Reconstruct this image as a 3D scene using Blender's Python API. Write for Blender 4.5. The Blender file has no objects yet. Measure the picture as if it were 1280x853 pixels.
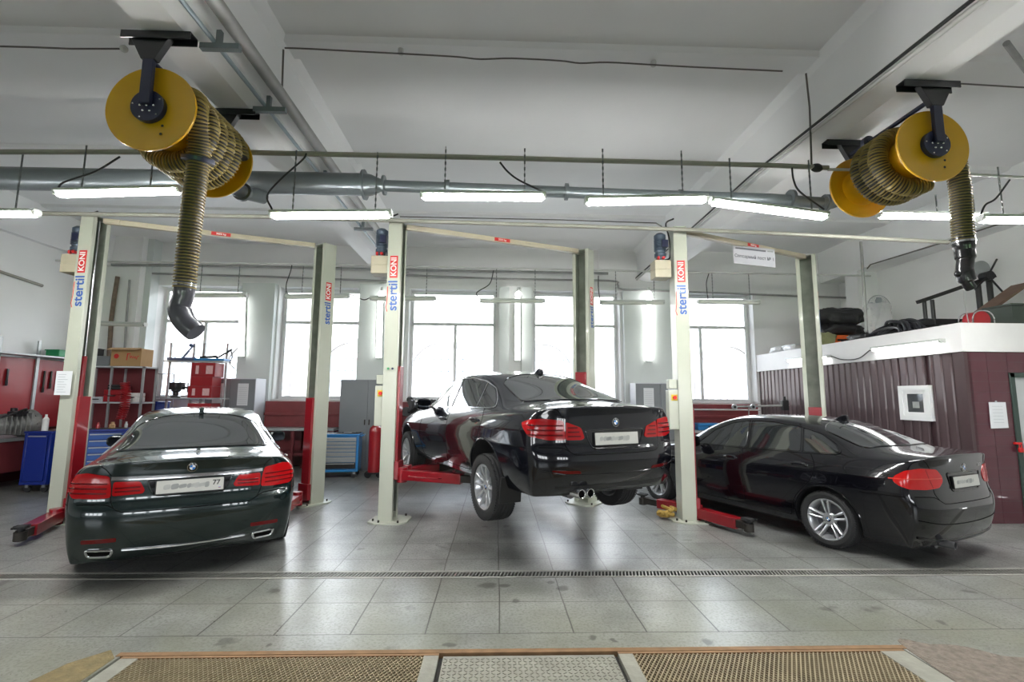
import bpy, math, random
import numpy as np
from mathutils import Vector, Matrix, Euler
from mathutils.bvhtree import BVHTree
from mathutils.geometry import delaunay_2d_cdt
PI = math.pi
random.seed(7)
COL = bpy.context.scene.collection
# ---------------------------------------------------------------- camera model
CF, CP, CY, CR, CH = 598.5, .1176, .03226, .00724, 1.675
def ray(px, py):
    u2, v2 = (px - 640) / CF, (py - 426.5) / CF
    u = u2 * math.cos(CR) + v2 * math.sin(CR); v = -u2 * math.sin(CR) + v2 * math.cos(CR)
    U = -v
    b = math.cos(CP) - U * math.sin(CP); z = math.sin(CP) + U * math.cos(CP)
    return (u * math.cos(CY) + b * math.sin(CY), -u * math.sin(CY) + b * math.cos(CY), z)
def atY(px, py, Y):
    r = ray(px, py); t = Y / r[1]; return Vector((r[0] * t, Y, CH + r[2] * t))
def atX(px, py, X):
    r = ray(px, py); t = X / r[0]; return Vector((X, r[1] * t, CH + r[2] * t))
def atZ(px, py, Z=0.0):
    r = ray(px, py); t = (Z - CH) / r[2]; return Vector((r[0] * t, r[1] * t, Z))
cam = bpy.data.cameras.new('camera'); cam_o = bpy.data.objects.new('camera', cam); COL.objects.link(cam_o)
cam.sensor_width = 36; cam.lens = CF * 36 / 1280; cam.clip_start = .02; cam.clip_end = 300
fw = Vector((math.cos(CP) * math.sin(CY), math.cos(CP) * math.cos(CY), math.sin(CP)))
rt0 = Vector((math.cos(CY), -math.sin(CY), 0)); up0 = rt0.cross(fw)
rt = rt0 * math.cos(CR) + up0 * math.sin(CR); up = -rt0 * math.sin(CR) + up0 * math.cos(CR)
mw = Matrix((rt, up, -fw)).transposed().to_4x4(); mw.translation = Vector((0, 0, CH))
cam_o.matrix_world = mw
bpy.context.scene.camera = cam_o
# ---------------------------------------------------------------- materials
MATS = {}
def M(name, col, rough=.5, metal=0., coat=0., var=.08, scale=6., bump=0., emit=0., spec=.5, bscale=None, coord='Object'):
    if name in MATS: return MATS[name]
    m = bpy.data.materials.new(name); m.use_nodes = True; MATS[name] = m
    nt = m.node_tree; b = nt.nodes['Principled BSDF']
    c = tuple(col) + (1,)
    b.inputs['Base Color'].default_value = c
    b.inputs['Roughness'].default_value = rough; b.inputs['Metallic'].default_value = metal
    b.inputs['Coat Weight'].default_value = coat; b.inputs['Coat Roughness'].default_value = .03
    b.inputs['Specular IOR Level'].default_value = spec
    if emit:
        b.inputs['Emission Color'].default_value = c; b.inputs['Emission Strength'].default_value = emit
    if var or bump:
        tc = nt.nodes.new('ShaderNodeTexCoord'); n = nt.nodes.new('ShaderNodeTexNoise')
        n.inputs['Scale'].default_value = scale; n.inputs['Detail'].default_value = 5
        nt.links.new(tc.outputs[coord], n.inputs['Vector'])
        if var:
            mx = nt.nodes.new('ShaderNodeMix'); mx.data_type = 'RGBA'
            mx.inputs[6].default_value = tuple(min(1, x * (1 + var)) for x in col) + (1,)
            mx.inputs[7].default_value = tuple(x * (1 - var) for x in col) + (1,)
            nt.links.new(n.outputs['Fac'], mx.inputs[0]); nt.links.new(mx.outputs[2], b.inputs['Base Color'])
        if bump:
            n2 = nt.nodes.new('ShaderNodeTexNoise'); n2.inputs['Scale'].default_value = bscale or scale * 4
            n2.inputs['Detail'].default_value = 4
            nt.links.new(tc.outputs[coord], n2.inputs['Vector'])
            bp = nt.nodes.new('ShaderNodeBump'); bp.inputs['Strength'].default_value = bump; bp.inputs['Distance'].default_value = .02
            nt.links.new(n2.outputs['Fac'], bp.inputs['Height']); nt.links.new(bp.outputs['Normal'], b.inputs['Normal'])
    return m
# ---------------------------------------------------------------- mesh building
def rotm(rot):
    return rot if isinstance(rot, Matrix) else Euler(rot).to_matrix()
class MB:
    def __init__(s): s.v = []; s.f = []; s.m = []; s.mi = 0
    def add(s, vs, fs, mi=None):
        o = len(s.v); s.v += [tuple(v) for v in vs]; s.f += [tuple(i + o for i in f) for f in fs]
        s.m += [s.mi if mi is None else mi] * len(fs); return s
    def box(s, c, d, rot=None, mi=None, taper=1.):
        hx, hy, hz = d[0] / 2, d[1] / 2, d[2] / 2; R = rotm(rot) if rot is not None else None; c = Vector(c); vs = []
        for z in (-1, 1):
            k = taper if z > 0 else 1.
            for x, y in ((-1, -1), (1, -1), (1, 1), (-1, 1)):
                p = Vector((x * hx * k, y * hy * k, z * hz)); vs.append(c + (R @ p if R else p))
        return s.add(vs, [(3, 2, 1, 0), (4, 5, 6, 7), (0, 1, 5, 4), (1, 2, 6, 5), (2, 3, 7, 6), (3, 0, 4, 7)], mi)
    def b2(s, x0, x1, y0, y1, z0, z1, mi=None):
        return s.box(((x0 + x1) / 2, (y0 + y1) / 2, (z0 + z1) / 2), (abs(x1 - x0), abs(y1 - y0), abs(z1 - z0)), None, mi)
    def bar(s, p, q, w, h, mi=None, upv=(0, 0, 1)):
        p, q = Vector(p), Vector(q); d = q - p; L = d.length; d.normalize(); u = Vector(upv)
        if abs(d.dot(u)) > .98: u = Vector((0, 1, 0))
        y = u.cross(d).normalized(); z = d.cross(y)
        return s.box((p + q) / 2, (L, w, h), Matrix((d, y, z)).transposed(), mi)
    def tube(s, pts, r, seg=10, closed=False, caps=True, mi=None, flat=1., mis=None):
        P = [Vector(p) for p in pts]; n = len(P); rr = r if hasattr(r, '__len__') else [r] * n
        T = []
        for i in range(n):
            a = P[(i - 1) % n] if closed or i > 0 else P[i]; b = P[(i + 1) % n] if closed or i < n - 1 else P[i]
            t = b - a; T.append(t.normalized() if t.length > 1e-9 else Vector((0, 0, 1)))
        u = Vector((0, 0, 1)) if abs(T[0].z) < .9 else Vector((1, 0, 0))
        N = (u - T[0] * u.dot(T[0])).normalized(); vs = []
        for i in range(n):
            N = N - T[i] * N.dot(T[i])
            N = N.normalized() if N.length > 1e-9 else T[i].orthogonal().normalized()
            B = T[i].cross(N)
            for k in range(seg):
                a = 2 * PI * k / seg; vs.append(P[i] + (N * math.cos(a) + B * math.sin(a) * flat) * rr[i])
        o = len(s.v); s.v += [tuple(v) for v in vs]
        for i in range(n if closed else n - 1):
            j = (i + 1) % n
            for k in range(seg):
                l = (k + 1) % seg
                s.f.append((o + i * seg + k, o + i * seg + l, o + j * seg + l, o + j * seg + k))
                s.m.append(mis[i] if mis else (s.mi if mi is None else mi))
        if caps and not closed:
            s.f.append(tuple(o + k for k in reversed(range(seg)))); s.f.append(tuple(o + (n - 1) * seg + k for k in range(seg)))
            s.m += [s.mi if mi is None else mi] * 2
        return s
    def cyl(s, p, q, r, seg=16, r2=None, mi=None, caps=True):
        return s.tube([p, q], [r, r if r2 is None else r2], seg, False, caps, mi)
    def lathe(s, prof, c=(0, 0, 0), axis='z', seg=32, mi=None, rot=None, mis=None, caps=True):
        c = Vector(c); vs = []; n = len(prof); R = rotm(rot) if rot is not None else None
        for r, h in prof:
            for k in range(seg):
                a = 2 * PI * k / seg; x, y = r * math.cos(a), r * math.sin(a)
                p = Vector((x, y, h)) if axis == 'z' else (Vector((x, h, y)) if axis == 'y' else Vector((h, x, y)))
                vs.append(c + (R @ p if R else p))
        o = len(s.v); s.v += [tuple(v) for v in vs]
        for i in range(n - 1):
            for k in range(seg):
                l = (k + 1) % seg; f = (o + i * seg + k, o + i * seg + l, o + (i + 1) * seg + l, o + (i + 1) * seg + k)
                s.f.append(f if axis != 'y' else f[::-1]); s.m.append(mis[i] if mis else (s.mi if mi is None else mi))
        for i, rev in ((0, True), (n - 1, False)):
            if caps and prof[i][0] > 1e-6:
                f = tuple(o + i * seg + k for k in range(seg)); f = f[::-1] if rev else f
                s.f.append(f if axis != 'y' else f[::-1]); s.m.append(s.mi if mi is None else mi)
        return s
    def prism(s, poly, h0, h1, fr=None, mi=None):
        """poly in the plane (a,b), thickness along c; fr = (origin, A, B, C)"""
        O, A, B, C = [Vector(x) for x in (fr or ((0, 0, 0), (1, 0, 0), (0, 1, 0), (0, 0, 1)))]
        n = len(poly); vs = [O + A * a + B * b + C * h for h in (h0, h1) for a, b in poly]
        fs = [tuple(reversed(range(n))), tuple(range(n, 2 * n))] + [(i, (i + 1) % n, n + (i + 1) % n, n + i) for i in range(n)]
        return s.add(vs, fs, mi)
    def ball(s, c, r, seg=16, sc=(1, 1, 1), mi=None):
        c = Vector(c); n = max(4, seg // 2); vs = []; fs = []
        for i in range(1, n):
            t = PI * i / n
            for k in range(seg):
                a = 2 * PI * k / seg
                vs.append(c + Vector((math.sin(t) * math.cos(a) * r * sc[0], math.sin(t) * math.sin(a) * r * sc[1], math.cos(t) * r * sc[2])))
        vs += [c + Vector((0, 0, r * sc[2])), c - Vector((0, 0, r * sc[2]))]; T = len(vs) - 2
        for i in range(n - 2):
            for k in range(seg):
                l = (k + 1) % seg; fs.append((i * seg + k, (i + 1) * seg + k, (i + 1) * seg + l, i * seg + l))
        for k in range(seg):
            l = (k + 1) % seg; fs.append((T, k, l)); fs.append((T + 1, (n - 2) * seg + l, (n - 2) * seg + k))
        return s.add(vs, fs, mi)
    def text(s, txt, size, fr, ext=.002, align='CENTER', mi=None):
        """lettering in the plane fr = (origin, A right, B up)"""
        cu = bpy.data.curves.new('t', 'FONT'); cu.body = txt; cu.size = size; cu.extrude = ext; cu.align_x = align; cu.align_y = 'CENTER'; cu.offset = size * .018
        ob = bpy.data.objects.new('t', cu); me = ob.to_mesh()
        O, A, B = [Vector(x) for x in fr]; A.normalize(); B.normalize(); C = A.cross(B)
        s.add([O + A * v.co.x + B * v.co.y + C * v.co.z for v in me.vertices], [tuple(p.vertices) for p in me.polygons], mi)
        ob.to_mesh_clear(); bpy.data.objects.remove(ob); bpy.data.curves.remove(cu); return s
    def build(s, name, mats, parent=None, bevel=0., smooth=True, angle=35, label=None, seg=2):
        me = bpy.data.meshes.new(name); me.from_pydata(s.v, [], s.f)
        if not isinstance(mats, (list, tuple)): mats = [mats]
        for m in mats: me.materials.append(m)
        me.polygons.foreach_set('material_index', s.m); me.update()
        if smooth:
            me.shade_smooth(); me.set_sharp_from_angle(angle=math.radians(angle))
        o = bpy.data.objects.new(name, me); COL.objects.link(o)
        if parent is not None: o.parent = parent
        if bevel:
            b = o.modifiers.new('bevel', 'BEVEL'); b.width = bevel; b.segments = seg; b.limit_method = 'ANGLE'; b.angle_limit = math.radians(40)
        if label: o['label'] = label
        return o
def tag(o, label, cat, group=None, kind=None):
    if label: o['label'] = label
    if cat: o['category'] = cat
    if group: o['group'] = group
    if kind: o['kind'] = kind
    return o
def thing(name, label, cat, loc=(0, 0, 0), rz=0., group=None):
    o = bpy.data.objects.new(name, None); COL.objects.link(o); o.empty_display_size = .1
    o.location = loc; o.rotation_euler = (0, 0, rz); return tag(o, label, cat, group)
def dup(o, loc=None, rz=None, label=None, group=None, parent=None):
    c = o.copy(); COL.objects.link(c)
    if parent is not None: c.parent = parent
    for ch in list(o.children): dup(ch, parent=c)
    if loc is not None: c.location = loc
    if rz is not None: c.rotation_euler = (0, 0, rz)
    if label: c['label'] = label
    if group: c['group'] = group
    return c
def struct(mb, name, mats, **k):
    o = mb.build(name, mats, **k); o['kind'] = 'structure'; return o
def spline(pts, n=8, closed=False):
    P = [np.array(p, float) for p in pts]; N = len(P); out = []
    for i in range(N if closed else N - 1):
        a = P[(i - 1) % N] if closed or i > 0 else P[i] * 2 - P[i + 1]
        b = P[i]; c = P[(i + 1) % N]; d = P[(i + 2) % N] if closed or i < N - 2 else c * 2 - b
        for k in range(n):
            t = k / n
            out.append(.5 * ((2 * b) + (c - a) * t + (2 * a - 5 * b + 4 * c - d) * t * t + (-a + 3 * b - 3 * c + d) * t ** 3))
    if not closed: out.append(P[-1])
    return [tuple(p) for p in out]
def rect_frame(m, x0, x1, a0, a1, b0, b1, t, mi=None):
    """frame of four bars lying in the plane across x"""
    m.b2(x0, x1, a0, a1, b1 - t, b1, mi); m.b2(x0, x1, a0, a1, b0, b0 + t, mi); m.b2(x0, x1, a0, a0 + t, b0 + t, b1 - t, mi); m.b2(x0, x1, a1 - t, a1, b0 + t, b1 - t, mi)
def rounded(pts, r=.02, n=4):
    """polygon with its corners rounded"""
    out = []; N = len(pts)
    for i in range(N):
        a, b, c = [Vector(pts[(i + k) % N]) for k in (-1, 0, 1)]
        d1 = (a - b); d2 = (c - b); q = min(r, d1.length * .45, d2.length * .45)
        p, s_ = b + d1.normalized() * q, b + d2.normalized() * q
        for k in range(n + 1):
            t = k / n; out.append(tuple(p * (1 - t) ** 2 + b * 2 * t * (1 - t) + s_ * t * t))
    return out

WORLD, EXPO = 7.0, 1.0

# ---------------------------------------------------------------- common materials
PAINT = {}
def paint(name, col, flake=.0):
    m = M(name, col, rough=.25, coat=1., var=.02, spec=.5); return m
m_chrome = M('chrome', (.85, .86, .88), .12, 1., var=.02)
m_black = M('black_plastic', (.012, .012, .013), .45, var=.1)
m_gloss = M('gloss_black', (.006, .006, .007), .12, coat=.6, var=0)
m_glass = M('tinted_glass', (.012, .014, .016), .03, coat=1., var=0, spec=.8)
m_rubber = M('tyre_rubber', (.022, .022, .023), .75, var=.15, scale=20, bump=.2)
m_alloy = M('silver_alloy', (.55, .56, .58), .28, .75, var=.04)
m_disc = M('brake_disc', (.18, .18, .19), .4, .8)
m_redlens = M('red_lens', (.42, .004, .006), .15, coat=.35, var=.12, scale=30, spec=.3)
m_redlens2 = M('dark_red_lens', (.12, .002, .003), .15, coat=.3, var=.1, spec=.3)
m_redlight = M('pale_red_lens', (.65, .05, .035), .15, coat=.4, var=.1)
m_plate = M('plate_white', (.62, .62, .58), .4, var=.02)
m_smear = M('plate_smear', (.33, .34, .33), .5, var=.35, scale=9)
m_blue = M('emblem_blue', (.03, .22, .65), .2, coat=1, var=0)
m_white = M('emblem_white', (.85, .86, .88), .25, coat=1, var=0)
m_seam = M('seam_black', (.003, .003, .003), .8, var=0, spec=.1)
m_under = M('underbody', (.02, .02, .021), .7, var=.3, scale=4)

def body_cage(P):
    """Box-topology cage: stations along x, rows up the side, columns across; returns verts, faces."""
    st = P['stations']          # list of dict(x, w, rows[(dx, yk, z)], top[(y, z)], bot z)
    NS = len(st); NR = len(st[0]['rows']); V = []; idx = {}
    def vid(key, p):
        if key not in idx: idx[key] = len(V); V.append(tuple(p))
        return idx[key]
    # columns c: 0 edge .. 3 centre ; s=+1/-1 side
    def ring(i):
        s_ = st[i]; L = []
        cols = s_['bcols']
        half = [('b', 3, 0., s_['zb'])] + [('b', c, cols[c - 1] * s_['w'], s_['zb']) for c in (2, 1)]
        for r, (dx, yk, z) in enumerate(s_['rows']): half.append(('s', r, yk * s_['w'], z))
        for c, (y, z) in enumerate(s_['top']): half.append(('t', c + 1, y, z))
        return half
    def pos(i, kind, k, y, z, sg):
        s_ = st[i]; dx = 0
        if kind == 's': dx = s_['rows'][k][0]
        elif kind == 'b': dx = s_.get('bdx', (0, 0, 0))[k - 1]
        elif kind == 't': dx = s_.get('tdx', (0, 0, 0))[k - 1]
        return (s_['x'] + dx, sg * y, z)
    F = []
    rings = []
    for i in range(NS):
        R = []
        h = ring(i)
        for sg in (1, -1):
            L = []
            for kind, k, y, z in h:
                centre = (k == 3 and kind in 'bt')
                key = (i, kind, k, 0 if centre else sg)
                L.append(vid(key, pos(i, kind, k, 0 if centre else y, z, sg)))
            R.append(L)
        rings.append(R)
    for i in range(NS - 1):
        for s in (0, 1):
            A, B = rings[i][s], rings[i + 1][s]
            for k in range(len(A) - 1):
                f = (A[k], A[k + 1], B[k + 1], B[k])
                F.append(f[::-1] if s == 0 else f)
    # end caps
    for end, cap in ((0, P['rear']), (NS - 1, P['front'])):
        for s, sg in ((0, 1), (1, -1)):
            L = rings[end][s]; nb = 3
            # grid[row][col]: row 0 = bottom edge (s0), row NR-1 = top edge
            G = []
            for r in range(NR):
                row = []
                for c in range(4):
                    if r == 0: v = L[3] if c == 0 else L[3 - c] if c < 3 else L[0]
                    elif r == NR - 1: v = L[nb + NR - 1] if c == 0 else L[nb + NR - 1 + c]
                    elif c == 0: v = L[nb + r]
                    else:
                        yk, x = cap[r][c - 1]
                        key = (end, 'cap', r, c, 0 if c == 3 else sg)
                        z = st[end]['rows'][r][2]
                        v = vid(key, (x, 0 if c == 3 else sg * yk, z + P.get('capdz', {}).get((end, r), 0)))
                    row.append(v)
                G.append(row)
            for r in range(NR - 1):
                for c in range(3):
                    f = (G[r][c], G[r][c + 1], G[r + 1][c + 1], G[r + 1][c])
                    flip = (s == 0) == (end == 0)
                    F.append(f if not flip else f[::-1])
    F = [f[::-1] for f in F]
    return V, F, rings, nb, NR

def subdivide_mesh(V, F, crease, levels):
    me = bpy.data.meshes.new('tmp'); me.from_pydata(V, [], F); me.update()
    if crease:
        at = me.attributes.new('crease_edge', 'FLOAT', 'EDGE')
        em = {tuple(sorted(e.vertices)): e.index for e in me.edges}
        for (a, b), c in crease.items():
            k = tuple(sorted((a, b)))
            if k in em: at.data[em[k]].value = c
    ob = bpy.data.objects.new('tmp', me); COL.objects.link(ob)
    md = ob.modifiers.new('s', 'SUBSURF'); md.levels = md.render_levels = levels
    return ob
def evaluate(ob):
    dg = bpy.context.evaluated_depsgraph_get(); dg.update()
    ev = ob.evaluated_get(dg); me = bpy.data.meshes.new_from_object(ev)
    return me

class Surf:
    """the smooth car surface; patches and trims are laid on it"""
    def __init__(s, me):
        s.vs = [v.co.copy() for v in me.vertices]; s.pf = []
        for p in me.polygons:
            q = tuple(p.vertices)
            for k in range(1, len(q) - 1): s.pf.append((q[0], q[k], q[k + 1]))
        s.bvh = BVHTree.FromPolygons(s.vs, s.pf)
        vn = [v.normal.copy() for v in me.vertices]; s.vn = vn
    def nrm(s, loc, fi):
        i, j, k = s.pf[fi]; a = s.vs[i]; u = s.vs[j] - a; v = s.vs[k] - a; w = loc - a
        d00, d01, d11, d20, d21 = u.dot(u), u.dot(v), v.dot(v), w.dot(u), w.dot(v); D = d00 * d11 - d01 * d01
        if abs(D) < 1e-16: return s.vn[i]
        b = min(1, max(0, (d11 * d20 - d01 * d21) / D)); c = min(1, max(0, (d00 * d21 - d01 * d20) / D))
        return (s.vn[i] * max(0, 1 - b - c) + s.vn[j] * b + s.vn[k] * c).normalized()
    def shoot(s, a, b, mode):
        if mode == 'side': o, d = Vector((a, 2, b)), Vector((0, -1, 0))
        elif mode == 'rear': o, d = Vector((-3, a, b)), Vector((1, 0, 0))
        elif mode == 'front': o, d = Vector((7, a, b)), Vector((-1, 0, 0))
        elif mode == 'top': o, d = Vector((a, b, 3)), Vector((0, 0, -1))
        elif mode[0] == 'corner':      # a = angle from -x towards +y, b = z
            ax = Vector((mode[1], mode[2], b)); w = Vector((-math.cos(a), math.sin(a), 0)); o, d = ax + w * 2, -w
        h = s.bvh.ray_cast(o, d)
        if h[0] is None:
            h = s.bvh.find_nearest(o + d * 1.2); return h[0], s.nrm(h[0], h[2])
        return h[0], s.nrm(h[0], h[2])
    def patch(s, mb, poly, mode, off=.004, th=.012, cell=.035, sg=1, mi=None):
        """sheet that follows the body inside the outline; sg=-1 mirrors it to the other side"""
        if mode[0] == 'corner': poly = [(math.atan2(p[1] - mode[2], -(p[0] - mode[1])), p[2]) for p in poly]; cx = cell / .6
        else: cx = cell
        xs = [p[0] for p in poly]; ys = [p[1] for p in poly]; pts = [Vector(p) for p in poly]; n = len(pts)
        # densify outline
        dp = []
        for i in range(n):
            a, b = pts[i], pts[(i + 1) % n]; d = Vector(((b - a).x / cx, (b - a).y / cell)); k = max(1, int(d.length + .5))
            for j in range(k): dp.append(a + (b - a) * j / k)
        n = len(dp); ed = [(i, (i + 1) % n) for i in range(n)]; allp = list(dp)
        x = min(xs) + cx * .5
        def inside(px, py):
            c = False
            for i in range(n):
                a, b = dp[i], dp[i - 1]
                if (a.y > py) != (b.y > py) and px < (b.x - a.x) * (py - a.y) / (b.y - a.y) + a.x: c = not c
            return c
        while x < max(xs):
            y = min(ys) + cell * .5
            while y < max(ys):
                if inside(x, y) and min(((x - q.x) / cx) ** 2 + ((y - q.y) / cell) ** 2 for q in dp) > .16: allp.append(Vector((x, y)))
                y += cell
            x += cx
        r = delaunay_2d_cdt(allp, ed, [], 1, 1e-6); v2, fc = r[0], r[2]
        if not fc: return mb
        L = []; N = []
        for p in v2:
            l, nn = s.shoot(p.x, p.y, mode); L.append(l); N.append(nn)
        S = Vector((1, sg, 1)); m = len(L)
        top = [Vector(((l + nn * off).x, (l + nn * off).y * sg, (l + nn * off).z)) for l, nn in zip(L, N)]
        bot = [Vector(((l + nn * (off - th)).x, (l + nn * (off - th)).y * sg, (l + nn * (off - th)).z)) for l, nn in zip(L, N)]
        fn = []; cnt = {}
        f0 = fc[0]; g = (L[f0[1]] - L[f0[0]]).cross(L[f0[2]] - L[f0[0]]); flip = (g.dot(N[f0[0]]) < 0) != (sg < 0)
        for f in fc:
            f = tuple(f) if not flip else tuple(reversed(f)); fn.append(f)
            for i in range(len(f)): cnt[(f[i], f[(i + 1) % len(f)])] = 1
        fs = list(fn) + [tuple(i + m for i in reversed(f)) for f in fn]
        for (a, b) in cnt:
            if (b, a) not in cnt: fs.append((a, a + m, b + m, b))
        return mb.add(top + bot, fs, mi)
    def line(s, mb, pts, mode, r=.004, off=0., closed=False, sg=1, seg=6, step=.03, mi=None, flat=1.):
        if mode[0] == 'corner': pts = [(math.atan2(p[1] - mode[2], -(p[0] - mode[1])), p[2]) for p in pts]
        out = []; n = len(pts)
        for i in range(n if closed else n - 1):
            a, b = Vector(pts[i]), Vector(pts[(i + 1) % n]); d = b - a; k = max(1, int(d.length / step))
            for j in range(k): out.append(a + d * j / k)
        if not closed: out.append(Vector(pts[-1]))
        W = []
        for p in out:
            l, nn = s.shoot(p.x, p.y, mode); l = l + nn * off; W.append(Vector((l.x, l.y * sg, l.z)))
        return mb.tube(W, r, seg, closed, True, mi, flat)
def mir(poly): return [(-a, b) for a, b in poly]

# ---------------------------------------------------------------- saloon cars
def custom_normals(o, S, sg=1, thr=.45, maxd=.03):
    me = o.data; vn = {}
    nl = [None] * len(me.loops)
    for p in me.polygons:
        for li in p.loop_indices:
            v = me.loops[li].vertex_index
            if v not in vn:
                c = me.vertices[v].co; h = S.bvh.find_nearest(Vector((c.x, c.y * (1 if sg > 0 else -1), c.z)))
                if h[0] is None or h[3] > maxd: vn[v] = None
                else:
                    n = S.nrm(h[0], h[2]); vn[v] = Vector((n.x, n.y * (1 if sg > 0 else -1), n.z))
            n = vn[v]
            nl[li] = n if (n is not None and n.dot(p.normal) > thr) else p.normal.copy()
    me.shade_smooth()
    me.normals_split_custom_set(nl)

def stations(ro, W, kz, deckz=0.):
    """cage of a four-door saloon; x=0 rear axle, x=2.97 front axle"""
    XR = [-.965, -1.055, -1.10, -1.088, -1.045, -1.050, -1.035, -1.055]
    RZ = [.225, .35, .54, .685, .73, .87, .955, 1.035]
    EY = [.76, .80, .815, .82, .81, .80, .785, .75]
    hw = .93
    S = []
    def st(x, w, rows, top, zb=.215, **k): S.append(dict(x=x, w=w, rows=rows, top=top, zb=zb, bcols=(.70, .40), **k))
    st(0, hw, [(XR[r] + .13, EY[r] / hw, RZ[r]) for r in range(8)], [(.60, 1.062), (.33, 1.078), (0, 1.083)],
       tdx=(XR[7] + .04, XR[7] + .01, XR[7]), bdx=(XR[0] + .04, XR[0] + .01, XR[0]))
    def rows(zs, yk=(.90, .955, .985, 1., 1.003, .99, .962, .90)): return [(0, y, z) for y, z in zip(yk, zs)]
    st(-.90, .885, rows((.22, .35, .54, .685, .73, .87, .955, 1.035), (.93, .965, .985, .992, .99, .98, .95, .885)), [(.61, 1.075), (.35, 1.095), (0, 1.10)])
    st(-.74, .908, rows((.22, .35, .54, .685, .73, .865, .95, 1.03)), [(.62, 1.08), (.36, 1.105), (0, 1.112)])
    st(-.50, .924, rows((.22, .35, .54, .685, .73, .86, .94, 1.022)), [(.69, 1.075), (.39, 1.118), (0, 1.13)])
    st(-.10, .930, rows((.22, .35, .54, .685, .73, .85, .93, 1.01)), [(.655, 1.185), (.40, 1.253), (0, 1.27)])
    st(.34, .930, rows((.22, .345, .53, .68, .725, .84, .92, 1.0)), [(.605, 1.335), (.37, 1.398), (0, 1.413)])
    st(.80, .928, rows((.22, .34, .52, .67, .715, .83, .91, .99)), [(.595, 1.395), (.36, 1.443), (0, 1.455)])
    st(1.25, .928, rows((.22, .335, .51, .66, .70, .815, .90, .98)), [(.605, 1.405), (.365, 1.452), (0, 1.463)])
    st(1.62, .928, rows((.22, .33, .50, .65, .69, .805, .89, .97)), [(.605, 1.385), (.37, 1.435), (0, 1.447)])
    st(1.96, .928, rows((.22, .33, .49, .64, .68, .795, .88, .96)), [(.625, 1.275), (.385, 1.345), (0, 1.358)])
    st(2.28, .928, rows((.22, .33, .49, .63, .67, .785, .87, .95)), [(.665, 1.10), (.41, 1.185), (0, 1.20)])
    st(2.52, .928, rows((.22, .33, .49, .63, .67, .78, .86, .935)), [(.70, .985), (.43, 1.04), (0, 1.06)])
    st(2.90, .925, rows((.22, .33, .49, .63, .67, .77, .85, .915)), [(.68, .965), (.42, .995), (0, 1.005)])
    st(3.30, .905, rows((.22, .33, .48, .61, .65, .74, .80, .85)), [(.62, .905), (.40, .94), (0, .95)])
    st(3.55, .85, rows((.22, .32, .46, .58, .62, .69, .74, .78)), [(.55, .83), (.36, .865), (0, .875)])
    XF = [3.74, 3.79, 3.80, 3.79, 3.785, 3.77, 3.74, 3.70]
    FZ = [.22, .32, .45, .56, .60, .66, .70, .74]
    FY = [.66, .70, .71, .70, .69, .66, .62, .58]
    st(0, hw, [(XF[r] - .10, FY[r] / hw, FZ[r]) for r in range(8)], [(.46, .765), (.30, .78), (0, .785)],
       tdx=(XF[7] - .03, XF[7] - .008, XF[7]), bdx=(XF[0] - .03, XF[0] - .008, XF[0]))
    cap_r = [None] + [[(.62, XR[r] + .04), (.34, XR[r] + .01), (0, XR[r])] for r in range(1, 7)] + [None]
    cap_f = [None] + [[(.47, XF[r] - .03), (.30, XF[r] - .008), (0, XF[r])] for r in range(1, 7)] + [None]
    return dict(stations=S, rear=cap_r, front=cap_f)

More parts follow.
